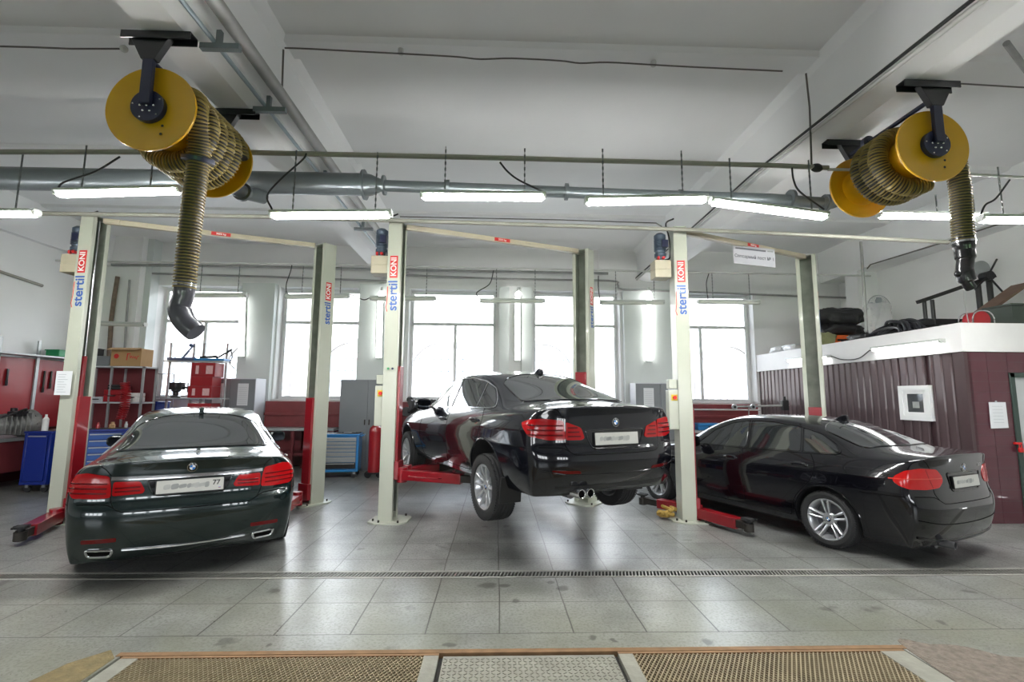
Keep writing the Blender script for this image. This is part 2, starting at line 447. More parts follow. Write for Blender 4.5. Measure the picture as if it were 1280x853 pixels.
def wheel_mesh(R, rr, wd, style, wmats, parent, loc, flip, seg=56):
    """tyre (part) with rim, disc and hub cap below it; axis y, outer face towards +y before the flip"""
    h = wd / 2; mb = MB()
    prof = [(rr - .005, -h * .82), (rr + .012, -h), (R * .5 + rr * .5, -h * 1.06), (R - .022, -h * .97), (R - .006, -h * .80)]
    for g in (-.52, -.18, .18, .52):
        prof += [(R, h * (g - .12)), (R - .009, h * (g - .045)), (R - .009, h * (g + .045)), (R, h * (g + .12))]
    prof += [(R - .006, h * .80), (R - .022, h * .97), (R * .5 + rr * .5, h * 1.06), (rr + .012, h), (rr - .005, h * .82)]
    mb.lathe(prof, axis='y', seg=seg, caps=False)
    n = 72
    for k in range(n):        # shoulder tread blocks
        a = 2 * PI * k / n
        for s in (-1, 1):
            c = Vector((math.cos(a) * (R - .013), s * h * .84, math.sin(a) * (R - .013)))
            mb.box(c, (.013, .030, .014), Matrix.Rotation(-a, 3, 'Y'))
    t = mb.build('wheel', [m_rubber], parent, angle=30)
    t.location = loc
    if flip: t.rotation_euler = (0, 0, PI)
    rb = MB()
    rb.lathe([(rr - .012, -h * .8), (rr + .004, -h * .8), (rr - .02, -h * .5), (rr - .035, 0), (rr - .03, h * .55), (rr + .006, h * .86), (rr - .002, h * .93), (rr - .018, h * .86), (rr - .045, h * .45), (rr - .05, 0), (rr - .03, -h * .8)], axis='y', seg=seg, caps=False)
    y0 = h * .52
    rb.lathe([(.0, y0 - .03), (.075, y0 - .03), (.078, y0 + .0), (.062, y0 + .018), (.034, y0 + .022), (.034, y0 + .012), (.0, y0 + .012)], axis='y', seg=32)
    def spoke(a, w0, w1, o0=0, o1=0):
        """o: sideways offset at hub and at rim"""
        r0, r1 = .055, rr - .018; K = 6; d = Vector((math.cos(a), 0, math.sin(a))); q = Vector((-math.sin(a), 0, math.cos(a))); vs = []
        for i in range(K + 1):
            t_ = i / K; r = r0 + (r1 - r0) * t_; w = w0 + (w1 - w0) * t_; o = o0 + (o1 - o0) * t_
            y = y0 + .012 + .026 * math.sin(t_ * PI * .5) + .01 * t_
            dep = .035
            vs += [d * r + q * (o - w) + Vector((0, y - dep, 0)), d * r + q * (o - w * .75) + Vector((0, y - .004, 0)), d * r + q * o + Vector((0, y + .003, 0)), d * r + q * (o + w * .75) + Vector((0, y - .004, 0)), d * r + q * (o + w) + Vector((0, y - dep, 0))]
        fs = []
        for i in range(K):
            for k in range(5):
                l = (k + 1) % 5; fs.append((i * 5 + l, i * 5 + k, (i + 1) * 5 + k, (i + 1) * 5 + l))
        fs += [(0, 1, 2, 3, 4), tuple(reversed([K * 5 + k for k in range(5)]))]
        rb.add(vs, fs)
    for k in range(style[0]):
        a = 2 * PI * k / style[0] + style[1]
        if style[2] == 'double':
            spoke(a, .014, .016, .017, .034); spoke(a, .014, .016, -.017, -.034)
        elif style[2] == 'wide':
            spoke(a, .017, .017, .020, .056); spoke(a, .017, .017, -.020, -.056)
        elif style[2] == 'vee':
            spoke(a, .013, .013, .012, .030); spoke(a, .013, .013, -.012, -.030)
        else: spoke(a, .017, .022)
    for k in range(5):
        a = 2 * PI * k / 5 + .3
        rb.cyl((math.cos(a) * .056, y0 + .0, math.sin(a) * .056), (math.cos(a) * .056, y0 + .016, math.sin(a) * .056), .010, 8, mi=1)
    rb.build('rim', [m_alloy, m_disc], t, angle=30)
    MB().lathe([(0, -.02), (rr * .78, -.02), (rr * .78, .005), (0, .005)], axis='y', seg=40).build('brake_disc', [m_disc], t)
    em = MB(); roundel(em, Vector((0, y0 + .0135, 0)), Vector((-1, 0, 0)), Vector((0, 0, 1)), .031)
    em.build('hub_cap', [m_gloss, m_blue, m_white, m_chrome], t)
    return t

def roundel(mb, c, A, B, R, text=True):
    """round emblem: black ring with letters and four blue/white quarters; A right, B up (seen from outside)"""
    c = Vector(c); A = Vector(A).normalized(); B = Vector(B).normalized(); C = A.cross(B)
    fr = (c, A, B, C); n = 36
    circ = lambda r: [(r * math.cos(2 * PI * k / n), r * math.sin(2 * PI * k / n)) for k in range(n)]
    mb.prism(circ(R), -.004, .004, fr, 3); mb.prism(circ(R * .92), .0, .0046, fr, 0)
    mb.prism(circ(R * .60), .0, .0052, fr, 3)
    for q in range(4):
        a0 = q * PI / 2; r = R * .56
        poly = [(0, 0)] + [(r * math.cos(a0 + PI / 2 * k / 9), r * math.sin(a0 + PI / 2 * k / 9)) for k in range(10)]
        mb.prism(poly, .0, .0058, fr, 1 if q % 2 == 1 else 2)
    if text:
        for ch, a in (('B', 135), ('M', 90), ('W', 45)):
            t = math.radians(a); d = A * math.cos(t) + B * math.sin(t); rr_ = A * math.sin(t) - B * math.cos(t)
            mb.text(ch, R * .34, (c + d * R * .76 + C * .0048, rr_, d), .0006, mi=2)

class ZM:
    """height map of one car: b * kz gives the height of template height b"""
    def __init__(s, t): s.a = [p[0] for p in t]; s.b = [p[1] for p in t]
    def __rmul__(s, z): return float(np.interp(z, s.a, s.b))
def make_car(P):
    """P: name,label,dims,paint; returns the Empty"""
    T = thing(P['name'], P['label'], 'car', P['loc'], P['rz'], P.get('group'))
    ro, wb, fo, W, H, R = P['ro'], P['wb'], P['fo'], P['W'], P['H'], P['R']
    cage = stations(ro, W, H)
    def mx(x):
        if x < 0: return x * ro / 1.10
        if x < 2.97: return x * wb / 2.97
        return wb + (x - 2.97) * fo / .83
    ky = W / 1.86; kz = ZM(P['zmap'])
    V, F, rings, nb, NR = body_cage(cage)
    V = [(mx(x), y * ky, z * kz) for x, y, z in V]
    gs = P.get('gshift', 0)
    V = [(x + gs * min(1, max(0, (z - 1.08) / .25)), y, z) for x, y, z in V]
    if P.get('warp'): V = [P['warp'](*v) for v in V]
    cr = {}
    def row(r, i0, i1, c):
        for s in (0, 1):
            for i in range(i0, i1):
                cr[(rings[i][s][r], rings[i + 1][s][r])] = c
    NS = len(rings)
    row(nb, 0, NS - 1, .6); row(nb + 5, 1, NS - 3, .55); row(nb + 7, 4, 12, .5); row(nb + 7, 0, 4, .25); row(nb + 8, 5, 10, .45)
    for s in (0, 1):      # trunk lip and bumper ledge
        L = rings[0][s]
        for k in range(nb + 7, len(L) - 1): cr[(L[k], L[k + 1])] = .75
        for k in (nb + 3, nb + 4): cr[(L[k], L[k + 1])] = .3
    ob = subdivide_mesh(V, F, cr, 3)
    me = evaluate(ob); bpy.data.objects.remove(ob)
    me.update(); S = Surf(me)
    body = bpy.data.objects.new('body_shell', me); COL.objects.link(body)
    me.materials.clear(); me.materials.append(P['paint']); me.materials.append(m_under)
    # wheel arches
    tw = P['track'] / 2
    cb = MB()
    for x in (0, wb):
        for s in (1, -1):
            cb.cyl((x, s * (W / 2 - .33), R + P.get('archz', .0)), (x, s * (W / 2 + .1), R + P.get('archz', .0)), R + .052, 64, mi=1)
    cut = cb.build('cut', [P['paint'], m_under], smooth=False)
    bo = body.modifiers.new('b', 'BOOLEAN'); bo.object = cut; bo.operation = 'DIFFERENCE'; bo.solver = 'EXACT'
    me2 = evaluate(body); body.modifiers.clear(); body.data = me2; bpy.data.objects.remove(cut)
    if len(me2.materials) < 2: me2.materials.append(m_under)
    for p in me2.polygons:
        if p.normal.z < -.75 and p.center.z < .4: p.material_index = 1
    custom_normals(body, S, maxd=.004); body.parent = T; me2.name = 'body_shell'
    def part(name, mats, fn, parent=T, cn=True, both=True, sides=(1, -1), label=None, bevel=0):
        out = []
        for sg in (sides if both else (1,)):
            mb = MB(); fn(mb, sg); o = mb.build(name, mats, parent, label=label, bevel=bevel)
            if cn: custom_normals(o, S, sg, .6)
            out.append(o)
        return out
    X = lambda x: mx(x); Z = lambda z: z * kz
    sc = lambda pts: [(mx(a), b * kz) for a, b in pts]
    gw = lambda pts: [(mx(a) + gs, b * kz) for a, b in pts]
    rs = lambda pts: [(a * ky, b * kz) for a, b in pts]
    # ---- arch lips
    for x in (0, wb):
        def lip(mb, sg, x=x):
            az = R + P.get('archz', 0)
            pts = [(x + (R + .058) * math.cos(math.radians(a)), az + (R + .058) * math.sin(math.radians(a))) for a in range(-12, 193, 6)]
            S.line(mb, pts, 'side', r=.011, off=-.004, sg=sg, step=.05)
        part('arch_lip', P['paint'], lip, cn=False)
    # ---- glasshouse
    dlo = P['dlo']; glass = P.get('glass', m_glass)
    for nm, poly in P['panes']:
        poly = rounded(gw(poly), .03, 3)
        part('side_window', glass, lambda mb, sg, poly=poly: S.patch(mb, poly, 'side', .003, .01, .05, sg))
    dl = rounded(gw(dlo), .05, 4)
    part('window_trim', P.get('trim', m_chrome), lambda mb, sg: S.line(mb, dl, 'side', .0075 * P.get('trimw', 1), .003, True, sg, 8, .03))
    for pl in P['pillars']:
        part('pillar_trim', m_gloss if P.get('blackpillar') else P.get('trim', m_chrome), lambda mb, sg, pl=pl: S.line(mb, gw(pl), 'side', .007, .003, False, sg, 6, .03))
    rw = rounded([(mx(a) + gs * (a > 0), b * ky) for a, b in P['rearwin']], .09, 5)
    part('rear_window', m_glass, lambda mb, sg: S.patch(mb, rw, 'top', .003, .01, .05, 1), both=False)
    part('rear_window_seal', P.get('rwseal', m_gloss), lambda mb, sg: S.line(mb, rw, 'top', .008, .002, True, 1), both=False, cn=False)
    ws = rounded([(mx(a), b * ky) for a, b in P['windscreen']], .08, 4)
    part('windscreen', m_glass, lambda mb, sg: S.patch(mb, ws, 'top', .003, .01, .06, 1), both=False)
    # ---- seams
    def seams(mb, sg):
        for ln in P['sideseams']: S.line(mb, spline(sc(ln), 5) if len(ln) > 2 else sc(ln), 'side', .0042, -.001, False, sg, 5, .04)
        for ln in P['rearseams']: S.line(mb, spline([(a * sg * 1., b) for a, b in rs(ln)], 5) if len(ln) > 2 else [(a * sg, b) for a, b in rs(ln)], 'rear', .0042, -.001, False, 1, 5, .03)
    part('panel_seams', m_seam, seams, cn=False)
    # ---- door handles
    for x, z in P['handles']:
        def hd(mb, sg, x=x, z=z):
            x, z = mx(x), z * kz
            a, n = S.shoot(x - .10, z, 'side'); b, _ = S.shoot(x + .10, z, 'side'); c, _ = S.shoot(x, z, 'side')
            pts = [a - n * .01, a + (b - a) * .12 + n * .028, c + n * .036, b + (a - b) * .12 + n * .028, b - n * .01]
            mb.tube([Vector((p[0], p[1] * sg, p[2])) for p in spline([tuple(p) for p in pts], 4)], .014, 8, flat=.75)
            S.patch(mb, rounded([(x - .075, z - .03), (x + .075, z - .03), (x + .075, z + .028), (x - .075, z + .028)], .03), 'side', .001, .004, .03, sg, mi=1)
        part('door_handle', [P['paint'], m_black], hd, cn=False)
    # ---- mirrors
    def mirr(mb, sg):
        x, z = mx(P['mirror'][0]), P['mirror'][1] * kz
        a, n = S.shoot(x, z - .005, 'side'); a = Vector((a.x, a.y * sg, a.z))
        y = W / 2 + .055
        c = Vector((x + .01, sg * y, z + .045))
        L = []
        for k, (dy, sx, sz) in enumerate(((-.125, .030, .045), (-.10, .062, .072), (-.03, .078, .085), (.04, .072, .080), (.085, .052, .062), (.105, .02, .035))):
            L.append((c + Vector((.0, sg * dy, 0)), sx, sz))
        seg = 14; vs = []
        for cc, sx, sz in L:
            for j in range(seg):
                t = 2 * PI * j / seg; px = math.cos(t); vs.append(cc + Vector((px * sx * (1.25 if px > 0 else .45), 0, math.sin(t) * sz)))
        fs = []
        for i in range(len(L) - 1):
            for j in range(seg):
                l = (j + 1) % seg; f = (i * seg + j, i * seg + l, (i + 1) * seg + l, (i + 1) * seg + j); fs.append(f if sg < 0 else f[::-1])
        e0 = tuple(range(seg)); e1 = tuple((len(L) - 1) * seg + j for j in range(seg))
        fs += [e0[::-1] if sg < 0 else e0, e1 if sg < 0 else e1[::-1]]
        mb.add(vs, fs, 0)
        mb.bar(a - Vector((0, sg * .02, 0)), c + Vector((0, -sg * .08, -.04)), .05, .03, 1)
        mb.prism([(-.085, -.055), (.075, -.06), (.085, .04), (.05, .062), (-.07, .058), (-.09, .02)], 0, .004, (c + Vector((-.038, 0, 0)), (0, 1, 0), (0, 0, 1), (-1, 0, 0)), 2)
    part('wing_mirror', [P['paint'], m_black, M('mirror_glass', (.10, .11, .13), .05, 1., var=0)], mirr, cn=False)
    # ---- wheels
    for x in (0, wb):
        for sg in (1, -1):
            dz = P.get('droop', (0, 0))[0 if x == 0 else 1]
            wheel_mesh(R, P['rim'], P['tw'], P['style'], None, T, (x, sg * (tw - .0), R + dz), sg < 0)
    # ---- antenna
    x, z = mx(P['fin']), 0; t0, _ = S.shoot(x, 0, 'top')
    fb = MB(); pr = [(-.10, -.01), (.09, -.01), (.04, .02), (-.03, .062), (-.085, .066), (-.10, .02)]
    fb.prism(pr, -.024, .024, (t0, (1, 0, 0), (0, 0, 1), (0, -1, 0))); fb.build('antenna_fin', P['paint'], T, bevel=.008, seg=3)
    P['detail'](P, T, S, part, mx, ky, kz, rs, sc)
    return T

def lights_common(part, S, P, ky, kz, mx, outer, splitx, bars):
    pass
def C3(pts, mx, ky, kz, mode):
    return [(mode[0], mx(a), b * ky, c * kz) for a, b, c in pts]
def dense3(pts, n=5, closed=True):
    """outline on the corner, corners softened"""
    N = len(pts); out = []
    for i in range(N):
        a, b, c = [Vector(pts[(i + k) % N]) for k in (-1, 0, 1)]; d1 = a - b; d2 = c - b
        q = min(.022, d1.length * .4, d2.length * .4); p, r = b + d1.normalized() * q, b + d2.normalized() * q
        for k in range(4): t = k / 3; out.append(tuple(p * (1 - t) ** 2 + b * 2 * t * (1 - t) + r * t * t))
        # intermediate points so that long edges bend round the corner
        e = c + (b - c).normalized() * min(.022, d2.length * .4)
        for k in range(1, n): t = k / n; out.append(tuple(r + (e - r) * t))
    return out
def lamp(part, S, mx, ky, kz, pts, mode, mats, off=.006, th=.02, name='tail_light', lines=(), seamr=.004):
    md = (mode[0], mx(mode[1]), mode[2] * ky)
    out = dense3([(mx(a), b * ky, c * kz) for a, b, c in pts])
    objs = part(name, mats, lambda mb, sg: S.patch(mb, out, md, off, th, .03, sg))
    for o, sg in zip(objs, (1, -1)):
        for i, (ln, r, mat) in enumerate(lines):
            mb = MB(); l3 = [(mx(a), b * ky, c * kz) for a, b, c in ln]; L = []
            for k in range(len(l3) - 1):
                for j in range(6): L.append(tuple(Vector(l3[k]) + (Vector(l3[k + 1]) - Vector(l3[k])) * j / 6))
            L.append(l3[-1])
            S.line(mb, L, md, r, off - r * .62, False, sg, 6, .02); mb.build('light_bar', [mat], o)
    return objs
def plate(T, c, tilt, w, h, cars, txt=None):
    """number plate in its frame with a blurred number; faces -x"""
    c = Vector(c); R = Matrix.Rotation(tilt, 3, 'Y')
    A, B = Vector((0, -1, 0)), R @ Vector((0, 0, 1)); Cn = A.cross(B)
    f = MB(); f.prism(rounded([(-w / 2 - .008, -h / 2 - .010), (w / 2 + .008, -h / 2 - .010), (w / 2 + .008, h / 2 + .006), (-w / 2 - .008, h / 2 + .006)], .01), -.012, .002, (c, A, B, Cn))
    fo = f.build('plate_frame', [m_black], T)
    p = MB(); p.prism(rounded([(-w / 2, -h / 2), (w / 2, -h / 2), (w / 2, h / 2), (-w / 2, h / 2)], .008), .0, .005, (c, A, B, Cn))
    po = p.build('number_plate', [m_plate], T)
    s = MB(); rnd = random.Random(cars)
    x = -w * .40
    while x < w * .24:
        ww = rnd.uniform(.03, .07); hh = rnd.uniform(.028, .05)
        s.prism(rounded([(x, -hh / 2 - .004), (x + ww, -hh / 2 + .004), (x + ww, hh / 2 + .004), (x, hh / 2 - .004)], .02, 5), .004, .0056, (c, A, B, Cn), rnd.choice((0, 1, 1)))
        x += ww * rnd.uniform(.7, 1.05)
    s.build('blurred_characters', [m_smear, M('plate_smear_pale', (.47, .48, .46), .5, var=.3, scale=12)], po)
    if txt:
        t = MB(); t.text(txt, .062, (c + A * w * .385 + B * .012 + Cn * .005, A, B), .0008)
        t.build('region_number', [m_black], po)
        t = MB()
        for k, col in enumerate((2, 1, 0)): t.prism([(w * .42, -.038 + k * .004), (w * .46, -.038 + k * .004), (w * .46, -.034 + k * .004), (w * .42, -.034 + k * .004)], .005, .0058, (c, A, B, Cn), col if col < 2 else 2)
        t.build('flag', [m_white, m_blue, m_redlens], po)
def rear_emblem(T, S, z, R, kz):
    l, n = S.shoot(0, z, 'rear'); mb = MB(); A = Vector((0, -1, 0)); B = n.cross(A) * 1.
    if B.z < 0: B = -B
    roundel(mb, l + n * .003, A, B, R); mb.build('emblem', [m_gloss, m_blue, m_white, m_chrome], T)
def recess(part, S, poly, mat, depth=.0):
    part('plate_recess', mat, lambda mb, sg: S.patch(mb, poly, 'rear', .0015, .01, .04, 1), both=False, cn=True)

def detail_F10(P, T, S, part, mx, ky, kz, rs, sc):
    cm = ('corner', -.50, .30)
    outer = [(-1.00, .575, .935), (-.96, .78, .950), (-.86, .88, .940), (-.775, .92, .915), (-.80, .91, .885), (-.88, .89, .82), (-1.0, .76, .785), (-1.04, .575, .785)]
    bars = [([(-1.03, .60, z), (-.96, .80, z), (-.86, .875, z + .004)], .0115, m_redlens2) for z in (.825, .862, .897)]
    lamp(part, S, mx, ky, kz, outer, cm, [m_redlens], lines=bars)
    inner = [(-1.03, .568, .925), (-1.03, .568, .785), (-1.04, .40, .785), (-1.04, .365, .80), (-1.04, .40, .88)]
    bars = [([(-1.04, .55, z), (-1.04, .41 + (z - .82) * .5, z)], .0115, m_redlens2) for z in (.815, .848, .880)]
    lamp(part, S, mx, ky, kz, inner, cm, [m_redlens], name='boot_lid_light', lines=bars)
    rc = rounded(rs([(-.355, .862), (.355, .862), (.33, .80), (.28, .70), (-.28, .70), (-.33, .80)]), .03)
    recess(part, S, rc, m_gloss)
    part('recess_edge', P['paint'], lambda mb, sg: S.line(mb, rc, 'rear', .007, .002, True), both=False, cn=False)
    l, n = S.shoot(0, P['pz'], 'rear'); plate(T, l + Vector((-.012, 0, 0)), math.radians(4), .52, .112, 3)
    rear_emblem(T, S, P['ez'], .041, kz)
    part('bumper_reflector', m_redlens2, lambda mb, sg: S.patch(mb, rounded(rs([(.42, .465), (.70, .475), (.70, .51), (.44, .495)]), .012), 'rear', .004, .01, .03, sg))
    part('lower_grille', m_black, lambda mb, sg: S.patch(mb, rounded(rs([(-.60, .275), (.60, .275), (.66, .33), (-.66, .33)]), .02), 'rear', .003, .01, .05, 1), both=False)
    part('bumper_trim', m_gloss, lambda mb, sg: S.line(mb, spline(rs([(-.80, .51), (-.5, .455), (0, .44), (.5, .455), (.80, .51)]), 5), 'rear', .008, .0, False), both=False, cn=False)
    for y in (.335, .435):
        e = MB(); e.lathe([(.033, .10), (.033, .004), (.036, 0), (.041, 0), (.044, .008), (.044, .25)], (-1.085, y, .315), 'x', 28, caps=False)
        e.lathe([(.033, 0), (0, 0)], (-1.03, y, .315), 'x', 24, mi=1, caps=False); e.build('exhaust_tip', [m_chrome, m_seam], T)
    e = MB(); e.tube([(-.84, .385, .315), (-.5, .4, .32), (.2, .3, .33)], .09, 14, flat=.7); e.build('exhaust_pipe', [m_disc], T)
    for sg in (1, -1):
        f = MB(); f.box((-.40, sg * .80, .27), (.02, .24, .26), (0, -.12, 0)); f.build('mud_flap', [m_black], T, bevel=.006)
def detail_F01(P, T, S, part, mx, ky, kz, rs, sc):
    cm = ('corner', -.50, .30)
    outer = [(-1.00, .60, .955), (-.95, .78, .985), (-.90, .86, .97), (-.85, .89, .93), (-.87, .89, .85), (-.93, .86, .775), (-1.03, .70, .765), (-1.04, .585, .775), (-1.03, .59, .87)]
    bars = [([(-1.03, .62, z), (-.96, .80, z + .005), (-.86, .87, z + .01)], .0105, m_redlens2) for z in (.81, .85, .89)]
    lamp(part, S, mx, ky, kz, outer, cm, [m_redlens], lines=bars)
    inner = [(-1.04, .578, .905), (-1.04, .578, .785), (-1.04, .35, .795), (-1.04, .335, .82), (-1.04, .375, .90)]
    bars = [([(-1.04, .56, z), (-1.04, .37, z + .002)], .0105, m_redlens2) for z in (.82, .85)]
    lamp(part, S, mx, ky, kz, inner, cm, [m_redlens], name='boot_lid_light', lines=bars)
    def strip(mb, sg): S.patch(mb, rs([(-.575, .948), (-.3, .942), (0, .940), (.3, .942), (.575, .948), (.575, .918), (.3, .912), (0, .910), (-.3, .912), (-.575, .918)]), 'rear', .009, .014, .04, 1)
    part('chrome_strip', m_chrome, strip, both=False)
    rc = rounded(rs([(-.325, .905), (.325, .905), (.30, .82), (.26, .765), (-.26, .765), (-.30, .82)]), .03)
    recess(part, S, rc, m_gloss)
    part('recess_edge', P['paint'], lambda mb, sg: S.line(mb, rc, 'rear', .007, .002, True), both=False, cn=False)
    l, n = S.shoot(0, P['pz'], 'rear'); plate(T, l + Vector((-.012, 0, 0)), math.radians(4), .52, .112, 5, '77')
    rear_emblem(T, S, P['ez'], .041, kz)
    part('bumper_reflector', m_redlens2, lambda mb, sg: S.patch(mb, rounded(rs([(.50, .405), (.74, .40), (.74, .435), (.50, .44)]), .012), 'rear', .004, .01, .03, sg))
    part('bumper_chrome', m_chrome, lambda mb, sg: S.line(mb, spline(rs([(-.46, .325), (-.2, .315), (0, .312), (.2, .315), (.46, .325)]), 5), 'rear', .010, .002, False), both=False, cn=False)
    def ex(mb, sg):
        o = rounded(rs([(.52, .335), (.71, .342), (.69, .28), (.54, .275)]), .025, 5)
        S.line(mb, o, 'rear', .011, .004, True, sg, 8, .02, mi=0); S.patch(mb, o, 'rear', .004, .01, .03, sg, mi=1)
    part('exhaust_tip', [m_chrome, m_seam], ex, cn=False)
def detail_E90(P, T, S, part, mx, ky, kz, rs, sc):
    cm = ('corner', -.50, .30)
    whole = [(-1.00, .50, .965), (-.97, .72, .975), (-.89, .85, .955), (-.81, .91, .905), (-.79, .92, .865), (-.84, .90, .82), (-.93, .86, .79), (-1.03, .70, .785), (-1.04, .50, .80), (-1.04, .435, .85), (-1.04, .43, .90)]
    bars = [([(-1.04, .44, .885), (-1.02, .70, .885), (-.90, .86, .885), (-.75, .92, .88)], .008, m_redlight),
            ([(-1.0, .66, .965), (-1.03, .64, .88), (-1.04, .60, .80)], .004, m_redlens2)]
    lamp(part, S, mx, ky, kz, whole, cm, [M('bright_red_lens', (.55, .010, .010), .15, coat=.4, var=.12, scale=20, spec=.3)], lines=bars)
    rc = rounded(rs([(-.34, .925), (.34, .925), (.31, .84), (.27, .755), (-.27, .755), (-.31, .84)]), .03)
    recess(part, S, rc, P['paint'])
    part('recess_edge', P['paint'], lambda mb, sg: S.line(mb, rc, 'rear', .007, .002, True), both=False, cn=False)
    l, n = S.shoot(0, P['pz'], 'rear'); plate(T, l + Vector((-.012, 0, 0)), math.radians(4), .52, .112, 9)
    rear_emblem(T, S, P['ez'], .041, kz)
    l, n = S.shoot(-.36, .975 * kz, 'rear'); t = MB(); t.text('320i', .045, (l + n * .002, (0, -1, 0), (0, 0, 1)), .003); t.build('model_lettering', [m_chrome], T)
    part('bumper_seam', m_seam, lambda mb, sg: S.line(mb, spline(rs([(-.80, .50), (-.5, .455), (0, .44), (.5, .455), (.80, .50)]), 5), 'rear', .005, .0, False), both=False, cn=False)
    part('lower_lip', m_gloss, lambda mb, sg: S.line(mb, spline(rs([(-.78, .33), (-.5, .285), (0, .275), (.5, .285), (.78, .33)]), 5), 'rear', .014, .0, False), both=False, cn=False)
    e = MB(); e.lathe([(.027, .10), (.027, .004), (.030, 0), (.034, .0), (.036, .008), (.036, .22)], (-.985, .42, .238), 'x', 24, caps=False)
    e.lathe([(.027, 0), (0, 0)], (-.93, .42, .238), 'x', 24, mi=1, caps=False); e.build('exhaust_tip', [m_disc, m_seam], T, label='dull steel exhaust tip')
    e = MB(); e.tube([(-.83, .42, .24), (-.5, .42, .27), (.2, .3, .30)], .07, 14, flat=.7); e.build('exhaust_pipe', [m_disc], T)

base = dict(
    dlo=[(2.20, .985), (1.94, 1.185), (1.62, 1.318), (1.30, 1.362), (.95, 1.362), (.56, 1.318), (.24, 1.235), (.02, 1.125), (-.07, 1.045), (.02, 1.025), (1.1, 1.000)],
    panes=[('f', [(2.16, .992), (1.93, 1.178), (1.62, 1.306), (1.34, 1.348), (1.27, 1.008)]), ('r', [(1.19, 1.010), (1.25, 1.352), (.97, 1.352), (.54, 1.306), (.44, 1.025)]), ('q', [(.39, 1.027), (.49, 1.295), (.25, 1.224), (.05, 1.118), (-.04, 1.048), (.04, 1.032)])],
    pillars=[[(1.23, 1.005), (1.30, 1.355)], [(.415, 1.026), (.515, 1.305)]],
    rearwin=[(-.40, .66), (-.52, .35), (-.555, 0), (-.52, -.35), (-.40, -.66), (.28, -.565), (.36, -.28), (.375, 0), (.36, .28), (.28, .565)],
    windscreen=[(1.70, .52), (1.74, 0), (1.70, -.52), (2.34, -.60), (2.52, -.30), (2.56, 0), (2.52, .30), (2.34, .60)],
    sideseams=[[(2.22, .97), (2.26, .80), (2.24, .55), (2.16, .30)], [(1.20, 1.0), (1.16, .80), (1.15, .50), (1.17, .30)], [(.18, 1.01), (.10, .90), (.16, .74), (.36, .54), (.47, .30)], [(.47, .30), (1.17, .30)], [(1.17, .30), (2.16, .30)],
               [(-.44, .71), (-.70, .715), (-.88, .72)]],
    rearseams=[[(.80, .722), (.62, .718), (.56, .70), (.50, .662), (.42, .650), (0, .648)], [(.575, .79), (.565, .74), (.54, .69)], [(.58, .955), (.62, 1.01), (.66, 1.04)]],
    handles=[(1.36, .875), (.30, .90)], mirror=(1.98, .985), fin=.42)
def car(**k):
    d = dict(base); d.update(k); return make_car(d)
def heading(th): return math.pi / 2 - th
pt_green = M('dark_green_metallic_paint', (.006, .016, .016), .22, .35, 1., var=.04)
pt_black = M('black_paint', (.003, .003, .005), .18, .0, 1., var=.02, spec=.2)
pt_carbon = M('black_sapphire_paint', (.003, .0035, .007), .2, .0, 1., var=.02, spec=.2)
car(name='saloon_car', label='dark green saloon car standing on the floor, its boot lid crossed by a chrome strip', paint=pt_green, loc=(-3.345, 5.60, 0), rz=heading(-.512),
    ro=1.12, wb=3.07, fo=.88, W=1.90, H=1.478, R=.355, rim=.242, pz=.845, ez=1.008, zmap=[(0, 0), (1.08, 1.09), (1.15, 1.165), (1.47, 1.54)], tw=.245, track=1.65, style=(10, 0, 'vee'), detail=detail_F01)
car(name='saloon_car', label='black saloon car raised in the air on the middle lift, wheels hanging', paint=pt_carbon, loc=(.70, 5.58, .500), rz=heading(-.4516),
    ro=1.10, wb=2.97, fo=.83, W=1.86, H=1.463, R=.342, rim=.230, pz=.795, ez=.945, zmap=[(0, .08), (.22, .285), (.54, .555), (.73, .735), (.80, .805), (.9, .925), (1.0, 1.045), (1.08, 1.10), (1.2, 1.235), (1.463, 1.535)], tw=.235, track=1.62, style=(5, .3, 'wide'), detail=detail_F10, droop=(-.100, -.055), archz=-.0)
car(name='saloon_car', label='black saloon car standing on the floor before the ribbed brown booth wall', paint=pt_black, loc=(4.583, 5.894, 0), rz=heading(-.410),
    ro=.99, wb=2.76, fo=.77, W=1.815, H=1.42, R=.318, rim=.226, pz=.835, ez=.975, gshift=-.10, zmap=[(0, 0), (.22, .205), (.73, .72), (.9, .90), (1.08, 1.115), (1.463, 1.475)], tw=.215, track=1.52, style=(5, .25, 'double'), detail=detail_E90, trim=m_gloss, fin=.30)

